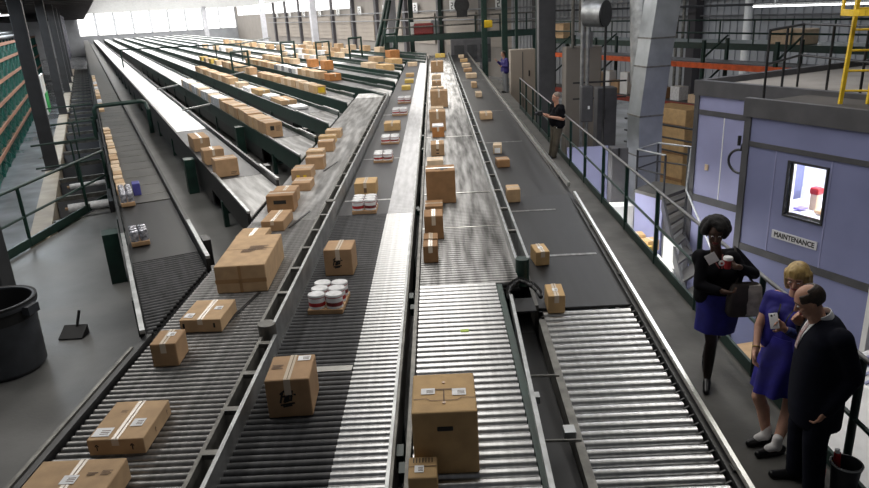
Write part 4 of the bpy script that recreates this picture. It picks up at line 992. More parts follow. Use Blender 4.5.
def stroke(x0, y0, x1, y1, th, f):
    dx, dy = x1 - x0, y1 - y0; L = math.hypot(dx, dy) or 1; nx, ny = -dy / L * th / 2, dx / L * th / 2
    vs = [f(x0 + nx, y0 + ny), f(x1 + nx, y1 + ny), f(x1 - nx, y1 - ny), f(x0 - nx, y0 - ny)]
    return vs, [(0, 1, 2, 3)]
def script_mark(s):      # slanted brush lettering with an underline
    pl = [(-.9, .55, -.35, 1.0), (-.6, .8, -.95, -.5), (-.75, .25, -.3, .35), (-.3, .25, -.55, -.45), (-.55, -.45, -.1, -.2), (-.1, .4, -.3, -.35), (-.3, -.35, .15, -.15), (.1, .85, -.05, -.3), (.15, .3, .45, .3), (.45, 1.0, .2, -.3), (.55, .5, .8, .45), (-.95, -.75, .6, -.55), (-.7, -.95, .3, -.8)]
    return [(a * s, b * s, c * s, e * s, .22 * s) for a, b, c, e in pl]
def up_arrow(x, s): return [(x, -s, x, s * .5, s * .35), (x - s * .55, s * .3, x, s, s * .35), (x + s * .55, s * .3, x, s, s * .35)]
def text_lines(x, y, w, n, g=.012): return [(x - w / 2, y - k * g, x + w / 2 - (k % 2) * w * .2, y - k * g, g * .5) for k in range(n)]
LM = 'left merge conveyor'
gA = 'cartons on the left merge conveyor'
c = lambda *a, **k: carton(*a, **k)
c('tan flat carton nearest the viewer at bottom left on the left merge conveyor', -2.52, 3.79, T, 0, .58, .40, .17, 'card2', gA, 'y', [(.0, -.05, .10, .09)], [('top', text_lines(.13, .04, .07, 2, .02) + text_lines(.22, .06, .07, 4, .014), 'ink_g')])
c('flat brown carton with arrows on its front, second nearest on the left merge', -2.45, 4.53, T, 0, .417, .52, .13, 'card2', gA, 'y', [(-.30, -.32, .13, .11), (.22, -.10, .09, .10)],
  [('front', up_arrow(-.14, .025), 'ink'), ('front', up_arrow(.12, .025), 'ink'), ('right', up_arrow(-.05, .02), 'ink_g'), ('right', up_arrow(.18, .02), 'ink_g'), ('top', text_lines(-.08, .12, .05, 3), 'ink_g')])
c('small square brown carton at the outer edge of the left merge conveyor', -2.578, 5.73, T, 2, .235, .30, .23, 'card', gA, 'y', [(.1, .15, .07, .08)])
c('flat carton with taped seam in front of the biggest tan carton on the left merge', -2.462, 6.52, T, -2, .42, .50, .14, 'card2', gA, 'y', [(-.33, -.3, .09, .1), (.25, .05, .08, .08)], [('front', [(-.17, -.02, -.17, .03, .02)], 'ink'), ('front', [(.14, -.02, .14, .03, .02)], 'ink')])
c('biggest carton on the left merge, long and tan with faded print', -2.335, 7.83, T, 2, .575, 1.12, .33, 'card2', gA, None, None, [('top', text_lines(.1, .1, .22, 5, .035) + text_lines(.0, -.02, .16, 4, .03), 'ink_g'), ('front', [(-.29, -.02, .29, -.02, .05), (-.005, -.16, -.005, .16, .035)], 'tape_b')])
c('low flat carton directly behind the biggest tan carton', -2.68, 9.28, T, -2, .40, .42, .09, 'card2', gA, 'y')
c('long brown carton with a taped seam, second behind the biggest tan carton', -2.46, 9.86, T, -2, .33, .60, .155, 'card', gA, 'y')
c('dark-fronted upright carton beside the second spur chute', -2.559, 10.72, T, 0, .43, .34, .28, 'card3', gA, 'x', None, [('front', [(-.1, .03, .1, .03, .06)], 'ink')])
c('tan carton close behind the dark-fronted carton', -2.60, 11.25, T, 0, .38, .42, .22, 'card', gA, 'y')
c('low brown carton in front of the carton with two yellow labels', -2.47, 12.1, T, 0, .33, .46, .15, 'card', gA, 'x')
t = c('tan carton with two yellow labels beside the third spur chute', -2.614, 12.95, T, 0, .375, .50, .20, 'card', gA, 'x')
for lx in (-.06, .07): q = MB(); q.box((lx, -.252, .07), (.06, .003, .07)); part('yellow_label', q, M['yellow'], t, local=True, label='yellow label')
for i, (x, y, w, d, h, mk) in enumerate(((-2.50, 13.75, .36, .34, .25, 'card'), (-2.66, 14.75, .36, .42, .19, 'card2'), (-2.55, 15.6, .345, .40, .23, 'card'), (-2.67, 16.6, .40, .34, .175, 'card4'), (-2.62, 17.35, .385, .42, .19, 'card2'))):
    c('%s carton far along the left merge, %s behind the carton with yellow labels' % ({'card': 'brown', 'card2': 'tan', 'card4': 'golden'}[mk], ORD[i]), x, y, T, 0, w, d, h, mk, gA, 'x')
gB = 'load on the slate conveyor'
c('square brown carton with black brush-lettered logo, nearest on the slate conveyor', -1.262, 4.86, T, 2, .345, .40, .33, 'card', gB, 'y', [(.27, .33, .10, .08)], [('front', script_mark(.072), 'ink'), ('top', text_lines(-.1, .03, .09, 3, .025), 'ink_g')])
c('square brown carton with black brush-lettered logo behind the nearest tray of white-lidded cans', -1.25, 7.83, T, -2, .335, .36, .33, 'card', gB, 'y', None, [('front', script_mark(.065), 'ink')])
def can_tray(label, x, y, w, d, h, nx=2, ny=3, rz=0):
    t = thing('can_tray', label, 'tray', (x, y, T), math.radians(rz), gB)
    q = MB(); q.bevbox((0, 0, h * .13), (w, d, h * .26), .006); part('tray', q, M['card'], t, local=True, label='brown cardboard tray')
    r = min(w / nx, d / ny) / 2 * .99
    rx = w / nx / 2 * .98; ry = d / ny / 2 * .98
    for i in range(nx):
        for j in range(ny):
            cx_, cy_ = -w / 2 + w / nx * (i + .5), -d / 2 + d / ny * (j + .5)
            q = MB(); n = 18
            ring = lambda z, k: [Vector((cx_ + rx * k * math.cos(2 * PI * a / n), cy_ + ry * k * math.sin(2 * PI * a / n), z)) for a in range(n)]
            q.loft([ring(h * .27, .97), ring(h * .86, .97)], M['label']); q.loft([ring(h * .40, .98), ring(h * .60, .98)], M['maroon'] if (i + j) % 2 else M['red'])
            q.loft([ring(h * .84, .985), ring(h * .88, .985)], M['red'])
            p = part('can', q, None, t, 40, local=True)
            q = MB(); q.loft([ring(h * .88, .99), ring(h * .97, 1.0), ring(h, .95)], None); part('lid', q, M['wrap'], p, 40, local=True)
    return t
can_tray('wrapped tray of six white-lidded cans, nearest tray on the slate conveyor', -1.254, 6.80, .37, .48, .205, rz=-3)
can_tray('wrapped tray of cans standing just in front of a tan carton on the slate conveyor', -1.20, 10.43, .375, .42, .215)
c('tan carton between two wrapped can trays on the slate conveyor', -1.28, 11.55, T, 0, .37, .42, .22, 'card4', gB, 'y', None, [('front', [(0, -.06, 0, .06, .05)], 'ink_g')])
can_tray('wrapped can tray behind the tan carton on the slate conveyor, third tray from the viewer', -1.16, 14.15, .39, .46, .18)
can_tray('wrapped can tray on the slate conveyor, fourth tray from the viewer', -1.13, 16.15, .42, .46, .17)
c('golden-brown carton between the fourth and fifth can trays on the slate conveyor', -1.18, 18.0, T, 0, .41, .46, .2, 'card4', gB, 'y')
can_tray('wrapped can tray on the slate conveyor, fifth tray from the viewer', -1.10, 20.6, .44, .5, .19)
can_tray('wrapped can tray on the slate conveyor, farthest tray from the viewer', -1.07, 23.3, .43, .55, .19)
for i, (x, y, w, d, h, mk) in enumerate(((-1.15, 27.2, .34, .5, .15, 'yellowbox'), (-1.11, 29.7, .36, .5, .14, 'yellowbox'), (-1.16, 32.4, .37, .5, .15, 'card4'), (-1.2, 38.4, .5, .5, .2, 'card5'))):
    c('small %s carton far along the slate conveyor, %s beyond the can trays' % ('yellow' if mk == 'yellowbox' else 'tan', ORD[i]), x, y, T, 0, w, d, h, mk, gB, 'x')
gC = 'cartons on the bright middle conveyor'
t = c('largest nearest carton with hand hole and two white labels on the bright conveyor', -.05, 4.13, T, 0, .432, .50, .48, 'card4', gC, None, [(-.25, .02, .095, .075), (.24, -.02, .095, .085)], [('top', [(0, -.16, 0, .02, .008), (-.09, .03, .09, .03, .012)], 'ink_g'), ('top', [(-.21, -.09, -.12, -.08, .006), (-.12, -.08, -.09, -.11, .006), (-.09, -.11, .09, -.11, .006), (.09, -.11, .12, -.08, .006), (.12, -.08, .21, -.09, .006)], 'ink_g')], handhole=True, flap=False)
for by in (-.14, .12): q = MB(); q.cyl((0, by, .480), (0, by, .486), .012, 12); part('button', q, M['tape_b'], t, local=True)
c('small golden carton with printed bars at the foot of the largest nearest carton', -.205, 3.72, T, 0, .185, .22, .185, 'card4', gC, None, [(-.12, -.1, .06, .07)], [('top', [(-.06 + .02 * k, .04, -.06 + .02 * k, .09, .006) for k in range(7)], 'ink')])
t = c('tall brown carton with an open hand slot, second largest on the bright conveyor', .0, 10.83, T, 0, .465, .44, .53, 'card3', gC, 'x', None, None, flap=False)
q = MB(); q.box((.02, -.07, .533), (.2, .05, .003)); q.box((.03, -.13, .533), (.05, .10, .003)); part('top_slot', q, M['ink'], t, local=True)
specs = [(-.12, 10.27, .27, .36, .11, 'card3', 'flat dark carton directly in front of the tall slotted carton'), (-.12, 9.0, .255, .34, .33, 'card3', 'upright dark carton, third in front of the tall slotted carton'),
         (-.165, 8.55, .185, .24, .15, 'card3', 'tiny carton touching the upright dark carton on the bright conveyor'), (-.165, 8.05, .18, .24, .22, 'card3', 'small dark carton with white-taped top standing last in the short row'),
         (-.03, 14.55, .28, .45, .25, 'card', 'brown carton with two dark holes behind the tall slotted carton'), (-.09, 13.6, .32, .36, .10, 'card5', 'flat pale carton behind the tall slotted carton'),
         (.0, 16.7, .29, .40, .24, 'ctop', 'orange-brown carton with white wrapped top on the bright conveyor'), (.0, 17.6, .41, .42, .49, 'card', 'tall brown carton behind the orange-brown one on the bright conveyor'),
         (.0, 21.0, .38, .45, .11, 'card5', 'flat pale carton in front of the farthest tall brown carton'), (.08, 22.0, .54, .55, .5, 'card', 'wide tall brown carton, far along the bright conveyor'),
         (.05, 26.4, .48, .5, .13, 'card5', 'flat pale carton behind the wide tall brown carton'), (.03, 28.2, .37, .5, .18, 'card', 'small brown carton in the far row, nearest of its trio'),
         (.03, 30.8, .40, .5, .17, 'card5', 'small pale carton in the far row, middle of its trio'), (.1, 34.2, .6, .6, .5, 'card', 'tall brown carton at the far end of the bright conveyor'), (.35, 44, .6, .6, .22, 'yellowbox', 'yellow carton at the very end of the bright conveyor')]
for x, y, w, d, h, mk, lab in specs:
    mk_ = [('front', [(-.03, 0, .03, 0, .02)], 'ink'), ('front', [(-.03, -.07, .03, -.07, .02)], 'ink')] if 'two dark holes' in lab else None
    c(lab, x, y, T, 0, w, d, h, mk, gC, 'y' if h > .12 else 'x', None, mk_)
q = MB(); q.bevbox((0, 0, .02), (.27, .38, .04), .01); solo('film_cover', q, M['wrap'], 'white wrapped top on the orange-brown carton of the bright conveyor', 'wrap', (.0, 16.7, T + .2405), 0, None, False, None, True)
gD = 'cartons on the black conveyor'
DD = [(1.214, 7.13, -1, .19, .30, .22, 'card4', 'tan carton at the brink of the shiny rollers, nearest on the black conveyor', 'y'), (1.229, 8.36, 8, .18, .27, .195, 'card4', 'golden carton turned askew, second nearest on the black conveyor', 'y'),
      (1.15, 10.75, 1, .208, .26, .22, 'card2', 'tan carton third from the near end of the black conveyor', 'x'), (1.22, 13.2, 3, .245, .30, .15, 'card3', 'dark orange-brown carton behind the third tan one on the black conveyor', 'x'),
      (1.24, 14.5, -6, .18, .28, .19, 'card5', 'pale carton with white front label on the black conveyor', 'x'), (1.34, 19.2, 0, .33, .42, .18, 'card2', 'broad tan carton halfway along the black conveyor', 'y')]
for i, (x, y) in enumerate(((1.45, 24.1), (1.46, 27.0), (1.55, 30.7), (1.55, 33.8), (1.6, 36.6), (1.63, 39.9), (1.62, 43.2))):
    DD.append((x, y, 0, (.21, .21, .46, .38, .42, .4, .32)[i], .5, (.16, .2, .19, .15, .16, .15, .16)[i], ('card5', 'card2', 'card5', 'card', 'card5', 'card4', 'card5')[i], 'small %s carton far along the black conveyor, %s behind the broad tan one' % ({'card5': 'pale', 'card2': 'tan', 'card': 'brown', 'card4': 'golden'}[('card5', 'card2', 'card5', 'card', 'card5', 'card4', 'card5')[i]], ORD[i]), 'x'))
for x, y, rz, w, d, h, mk, lab, tp in DD:
    t = c(lab, x, y, dz(y) + .003, rz, w, d, h, mk, gD, tp, [(0, 0, .06, .06)] if y < 9 else None)
    if y < 10.9: t.rotation_euler.x = math.atan(.073)
    if 'white front label' in lab:
        q = MB(); q.box((0, -.142, .07), (.12, .003, .11)); part('front_label', q, M['label'], t, local=True, label='white label')

# ---- cartons on the spur lanes (s = distance of the near face along the lane)
def lane_box(k, s, du, w, d, h, mk, label, group=None, z=LT, **kw):
    p = P(LU[k] + du, s + d / 2, z)
    return carton(label, p.x, p.y, z + .013, math.degrees(DIAG), w, d, h, mk, group or ('cartons on the %s spur lane' % names[k]), **kw)
cname = {'card': 'brown', 'card2': 'tan', 'card3': 'dark brown', 'card4': 'golden', 'card5': 'pale tan', 'wrap': 'white-wrapped', 'silver': 'silver-wrapped', 'yellowbox': 'yellow', 'ctop': 'orange-brown', 'bluebox': 'blue'}
def row(k, s, n, du, w, d, h, mks, gap=.02, start=0, simple=True):
    for i in range(n):
        mk = mks[i % len(mks)]
        jd = d * random.uniform(.9, 1.08); jh = h * random.uniform(.93, 1.05)
        lane_box(k, s, du + random.uniform(-.02, .02), w, jd, jh, mk, '%s carton on the %s spur lane from the left, %s from its chute' % (cname[mk], names[k], ORD[start + i]), tape='x' if mk not in ('wrap', 'silver') else None, flap=False)
        s += jd + gap
    return s
# lane 0: silver packs and the narrow row of small cartons along its left edge
def silver_pack(label, s, du, w, d, h):
    p = P(LU[0] + du, s + d / 2, LT + .013)
    t = thing('wrapped_tray', label, 'tray', p, DIAG, 'silver wrapped trays on the belt lane')
    q = MB(); q.bevbox((0, 0, h * .15), (w, d, h * .3), .01); part('tray', q, M['card'], t, local=True, label='brown tray edge')
    q = MB()
    for i in range(2):
        for j in range(3):
            q.lathe([(0, h * .98), (.03, h), (w * .2, h * .96), (w * .235, h * .86), (w * .235, h * .3), (0, h * .3)], (-w / 4 + w / 2 * i, -d / 3 + d / 3 * j, 0), 12)
    part('wrapped_packs', q, M['silver'], t, 40, local=True)
    return t
silver_pack('silver-wrapped tray nearest the roller chute on the belt lane', 10.0, .19, .24, .40, .22)
silver_pack('silver-wrapped tray directly left of the blue pack on the belt lane', 12.95, .16, .22, .40, .22)
silver_pack('silver-wrapped tray between the small cartons and the nearer silver tray on the belt lane', 12.45, .165, .22, .40, .24)
lane_box(0, 13.2, .36, .13, .26, .22, 'bluebox', 'narrow dark blue pack beside the silver trays on the belt lane', tape=None, flap=False)
s = 13.5
for i in range(22):
    dd = random.uniform(.26, .42)
    lane_box(0, s, .115 + random.uniform(-.012, .012), .165, dd, random.uniform(.06, .09), random.choice(['card5', 'card2', 'card5']), 'small pale carton at left edge of the belt lane, %s behind the silver trays' % ORD[i], 'small cartons along the left edge of the belt lane', tape=None, flap=False)
    s += dd + .05 + (0.12 if i % 4 == 3 else 0)
for i in range(12):
    lane_box(0, 27.5 + i * 1.7, .12, .17, .6, random.uniform(.08, .13), random.choice(['card5', 'wrap', 'card2']), 'far small carton at left edge of the belt lane, %s beyond the pipe hoop' % ORD[i], 'far small cartons of the belt lane', tape=None, flap=False)
# lane 1: three brown cartons, staggered
lane_box(1, 13.7, .23, .44, .42, .345, 'card', 'brown carton at the lip of the second spur chute, nearest of three', tape='x', marks=[('front', text_lines(.12, -.09, .12, 2, .03), 'ink_g')])
lane_box(1, 15.1, .21, .43, .42, .32, 'card', 'brown carton in the middle of the three on the second spur lane', tape='y')
lane_box(1, 16.9, .22, .38, .95, .31, 'card', 'long brown carton at the back of the three on the second spur lane', tape='y')
# lane 2: long even row, then white-wrapped packs
lane_box(2, 17.55, .20, .42, .45, .38, 'card', 'brown carton with dark printed square at the head of the third spur lane row', tape='x', marks=[('front', [(-.1, .05, .0, .05, .11)], 'ink'), ('front', text_lines(.1, .09, .12, 5, .028), 'ink_g')])
e = row(2, 18.03, 12, .21, .42, .52, .37, ['card', 'card2', 'card2'], start=1)
row(2, e, 16, .22, .42, .62, .34, ['wrap', 'wrap', 'wrap', 'card5'], .03, start=13)
# lane 3
for i, (s, w, d, h, mk) in enumerate(((22.4, .5, .8, .08, 'wrap'), (23.9, .55, 1.5, .15, 'card2'), (26.0, .45, 1.0, .12, 'wrap'), (27.6, .45, 1.4, .2, 'card4'), (29.6, .45, 1.2, .13, 'wrap'), (31.6, .45, .9, .2, 'card5'))):
    lane_box(3, s, .36, w, d, h, mk, '%s low carton on the fourth spur lane from the left, %s from its chute' % (cname[mk], ORD[i]), tape='y' if mk != 'wrap' else None, flap=False)
row(3, 33.6, 11, .30, .42, .95, .30, ['card2', 'card', 'card5'], .05, start=6)
# lane 4
t = lane_box(4, 25.9, .25, .36, .5, .32, 'card4', 'carton with yellow front label at the head of the fifth spur lane row', tape='x')
q = MB(); q.box((0, -.252, .17), (.26, .003, .2)); part('front_label', q, M['yellow'], t, local=True, label='yellow front label')
row(4, 26.42, 8, .25, .36, .62, .32, ['card2', 'card5'], .02, start=1)
row(4, 32.0, 6, .26, .42, .66, .3, ['card2', 'card'], .03, start=9)
row(4, 38.2, 10, .30, .42, .8, .36, ['card', 'card5', 'card2'], .04, start=15)
row(4, 48.5, 4, .32, .5, 1.0, .3, ['card5', 'yellowbox'], 1.2, start=25)
# lane 5
lane_box(5, 30.7, .50, .55, .8, .3, 'ctop', 'orange-brown carton at the head of the sixth spur lane row', tape='y')
row(5, 32.0, 5, .30, .44, .7, .33, ['card2', 'card5'], .02, start=1)
row(5, 35.9, 6, .30, .44, .75, .3, ['wrap', 'silver'], .02, start=6)
row(5, 40.7, 10, .30, .44, .75, .33, ['card2', 'card5', 'card'], .02, start=12)
row(6, 37.0, 2, .32, .5, .8, .45, ['ctop'], 1.8, start=0)
row(6, 43.5, 8, .30, .44, .9, .3, ['card5', 'card2'], .2, start=2)
row(7, 33.2, 2, .36, .6, 1.1, .3, ['card4', 'card5'], 1.1, start=0)
row(7, 44, 7, .30, .44, .9, .3, ['card5', 'wrap'], .5, start=2)
row(8, 36.6, 2, .36, .6, 1.1, .3, ['card4', 'card2'], 1.6, start=0)
row(8, 46, 6, .30, .44, 1., .35, ['card5', 'card2', 'wrap'], 1.0, start=2)
row(9, 41.5, 1, .4, .65, .9, .5, ['ctop'], 0, start=0)
row(9, 50, 7, .30, .44, 1., .35, ['card5', 'card'], 1.4, start=1)
row(10, 48, 7, .30, .5, 1.1, .4, ['card5', 'card2'], 2.0, start=0)
row(6, 58, 8, .30, .5, 1.3, .4, ['card5', 'wrap'], 2.2, start=10)
row(8, 62, 8, .30, .5, 1.3, .45, ['card5', 'card2'], 2.5, start=8)
# ------------------------------------------------------------------ people
V = Vector
def fuse(name, mb, m, parent, voxel, smooth=4, label=None):
    """overlapping closed shells -> one continuous surface"""
    me = mb.mesh('tmp', None); o = bpy.data.objects.new('tmp', me); COL.objects.link(o)
    r = o.modifiers.new('r', 'REMESH'); r.mode = 'VOXEL'; r.voxel_size = voxel
    s = o.modifiers.new('s', 'SMOOTH'); s.factor = .5; s.iterations = smooth
    dg = bpy.context.evaluated_depsgraph_get(); res = bpy.data.meshes.new_from_object(o.evaluated_get(dg))
    bpy.data.objects.remove(o)
    inv = WM[parent.name].inverted()
    res.transform(inv); res.materials.clear(); res.materials.append(m)
    res.polygons.foreach_set('use_smooth', [True] * len(res.polygons)); res.name = name
    return props(link(name, res, parent), label)
def basis(f, up=V((0, 0, 1))):
    f = V(f).normalized(); r = f.cross(up).normalized(); u = r.cross(f); return f, r, u
def hand(mb, wrist, d, n, s, curl=.7, spread=.02, k=1.0):
    """d: along the fingers, n: palm normal, s: +1/-1 side of the thumb"""
    d = V(d).normalized(); n = V(n); n = (n - d * n.dot(d)).normalized(); t = d.cross(n) * s
    w = V(wrist)
    R = Matrix((t, d, n)).transposed()
    mb.ball(w + d * .05 * k, (.042 * k, .056 * k, .019 * k), 14, 10, None, R)
    mb.cap(w - d * .02, w + d * .03 * k, .026 * k, .028 * k)
    for j, L in enumerate((.072, .082, .077, .060)):
        x = (.030 - .020 * j) * k; b = w + d * .088 * k + t * x
        a1, a2 = curl * .6, curl * 1.5
        p1 = b + (d * math.cos(a1) + n * math.sin(a1) + t * (.03 - .02 * j)) * L * .5 * k
        p2 = p1 + (d * math.cos(a2) + n * math.sin(a2)) * L * .5 * k
        mb.cap(b - d * .02 * k, p1, .0098 * k, .0092 * k, 10); mb.cap(p1, p2, .0092 * k, .0078 * k, 10)
    b = w + d * .03 * k + t * .030 * k; p1 = b + (d * .6 + t * .65 + n * .35).normalized() * .042 * k; p2 = p1 + (d * .8 + t * .1 + n * .5).normalized() * .034 * k
    mb.cap(b, p1, .0125 * k, .0105 * k, 10); mb.cap(p1, p2, .0105 * k, .0088 * k, 10)
def head_shapes(mb, c, f, r, u, k=1.0):
    R = Matrix((r, f, u)).transposed(); c = V(c); E = lambda a, b, z: c + r * a * k + f * b * k + u * z * k
    mb.ball(E(0, -.012, .028), (.076 * k, .096 * k, .090 * k), 20, 14, None, R)
    mb.ball(E(0, .028, -.045), (.058 * k, .060 * k, .066 * k), 18, 12, None, R)
    mb.ball(E(0, .062, -.088), (.026 * k, .022 * k, .020 * k), 12, 8, None, R)
    mb.ball(E(0, .050, .028), (.062 * k, .038 * k, .045 * k), 14, 10, None, R)
    for s in (-1, 1):
        mb.ball(E(.036 * s, .058, -.022), (.026 * k, .024 * k, .022 * k), 12, 8, None, R)
        mb.ball(E(.078 * s, -.008, -.008), (.010 * k, .022 * k, .033 * k), 10, 8, None, R)
    mb.cap(E(0, .084, .012), E(0, .106, -.024), .010 * k, .015 * k, 10)
    mb.ball(E(0, .083, -.056), (.024 * k, .012 * k, .011 * k), 12, 8, None, R)
    return E, R
def face_parts(root, E, R, k=1.0, brow='hair_br', lips='lips'):
    for s in (-1, 1):
        q = MB(); q.ball(E(.031 * s, .081, .010), (.0115 * k, .0085 * k, .0058 * k), 12, 8, M['eyew'], R); q.ball(E(.031 * s, .0888, .010), (.0052 * k, .003 * k, .0050 * k), 10, 8, M['ink'], R)
        part('eye', q, None, root, 40)
        q = MB(); q.cap(E(.017 * s, .086, .038), E(.050 * s, .074, .032), .0042 * k, .003 * k, 8); part('eyebrow', q, M[brow], root, 40)
    q = MB(); q.cap(E(-.02, .089, -.054), E(.02, .089, -.054), .0062 * k, .0062 * k, 8); q.cap(E(-.014, .090, -.063), E(.014, .090, -.063), .0065 * k, .0065 * k, 8); part('lips', q, M[lips], root, 40)
def limb(mb, pts, radii, n=14):
    for (a, ra), (b, rb) in zip(list(zip(pts, radii))[:-1], list(zip(pts, radii))[1:]): mb.cap(a, b, ra, rb, n)
def torso(mb, pelvis, chest, neck, r, w, g=0.0, belly=.0, f=None, bust=0):
    p, c_, nk = V(pelvis), V(chest), V(neck); r = V(r)
    mid = (p + c_) / 2
    for s in (-1, 1):
        mb.cap(p + r * w * .42 * s, mid + r * w * .36 * s, .105 + g, .098 + g); mb.cap(mid + r * w * .36 * s, c_ + r * w * .42 * s, .098 + g, .105 + g)
        mb.cap(c_ + r * w * .42 * s, nk - V((0, 0, .09)) + r * w * .55 * s, .10 + g, .065 + g)
        if bust and f: mb.ball(c_ + r * .075 * s + V(f) * .075 - V((0, 0, .02)), (.068 + g,) * 3)
    mb.cap(p, c_, .11 + g, .11 + g)
    if belly and f: mb.ball(p + (c_ - p) * .35 + V(f) * belly * .55, (.17 + g, .17 + g, .2 + g))
def shoe(name, root, an, toe, heel_up=0.0, m='shoe'):
    an, toe = V(an), V(toe); d = toe - an; d.z = 0; d.normalize()
    z = .028
    q = MB(); a = V((an.x, an.y, z)) - d * .055; b = V((toe.x, toe.y, z))
    q.cap(a + V((0, 0, heel_up + .008)), a + d * .10 + V((0, 0, heel_up * .7 + .01)), .034, .040); q.cap(a + d * .10 + V((0, 0, heel_up * .7 + .01)), b - d * .02, .040, .033)
    q.cap(a + V((0, 0, heel_up + .02)), V((an.x, an.y, .075 + heel_up)), .034, .034)
    if heel_up: q.cyl((a.x, a.y, 0), (a.x, a.y, heel_up), .012, 10)
    for v in q.v: v.z = max(v.z, .004)
    fuse(name, q, M[m], root, .006, 3)
def skirt(root, name, rings, m, n=40, wav=.012):
    """rings: (centre, rx, ry, rotation)"""
    q = MB(); out = []
    for j, (c_, rx, ry, rz) in enumerate(rings):
        R = Matrix.Rotation(rz, 3, 'Z'); w = wav * j / (len(rings) - 1)
        out.append([V(c_) + R @ V(((rx + w * math.sin(7 * a)) * math.cos(a), (ry + w * math.sin(7 * a)) * math.sin(a), 0)) for a in [2 * PI * i / n for i in range(n)]])
    q.loft(out, None, True); return part(name, q, m, root, 60)

from mathutils.bvhtree import BVHTree
def drape(root, garment, name, pts, width, toward, side, m, label=None, off=.004, seg=14):
    """a strip of cloth laid on the surface of a garment: cast from outside along -toward"""
    Wg = WM[root.name]; bvh = BVHTree.FromPolygons([Wg @ v.co for v in garment.data.vertices], [tuple(p.vertices) for p in garment.data.polygons])
    P_ = []
    for a, b in zip(pts[:-1], pts[1:]): P_ += [V(a).lerp(V(b), i / seg) for i in range(seg)]
    P_.append(V(pts[-1])); rows = []; t = V(toward).normalized(); sd = V(side).normalized()
    for i, p in enumerate(P_):
        w = width[0] + (width[1] - width[0]) * i / (len(P_) - 1); row = []
        for k in (-1, -.33, .33, 1):
            h = bvh.ray_cast(p + sd * w * k / 2 + t * .5, -t)[0]
            row.append((h if h is not None else p + sd * w * k / 2) + t * off)
        rows.append(row)
    vs = [v for r_ in rows for v in r_] + [v - t * .006 for r_ in rows for v in r_]; n = len(rows); o = n * 4; fs = []
    for i in range(n - 1):
        for k in range(3): a = i * 4 + k; fs += [(a, a + 1, a + 5, a + 4), (o + a + 4, o + a + 5, o + a + 1, o + a)]
        fs += [(i * 4, i * 4 + 4, o + i * 4 + 4, o + i * 4), (i * 4 + 3, o + i * 4 + 3, o + i * 4 + 7, i * 4 + 7)]
    fs += [(0, o, o + 1, 1), (1, o + 1, o + 2, 2), (2, o + 2, o + 3, 3)]; e = (n - 1) * 4
    fs += [(e, e + 1, o + e + 1, o + e), (e + 1, e + 2, o + e + 2, o + e + 1), (e + 2, e + 3, o + e + 3, o + e + 2)]
    q = MB(); q.add(vs, fs); return part(name, q, m, root, 60, label)

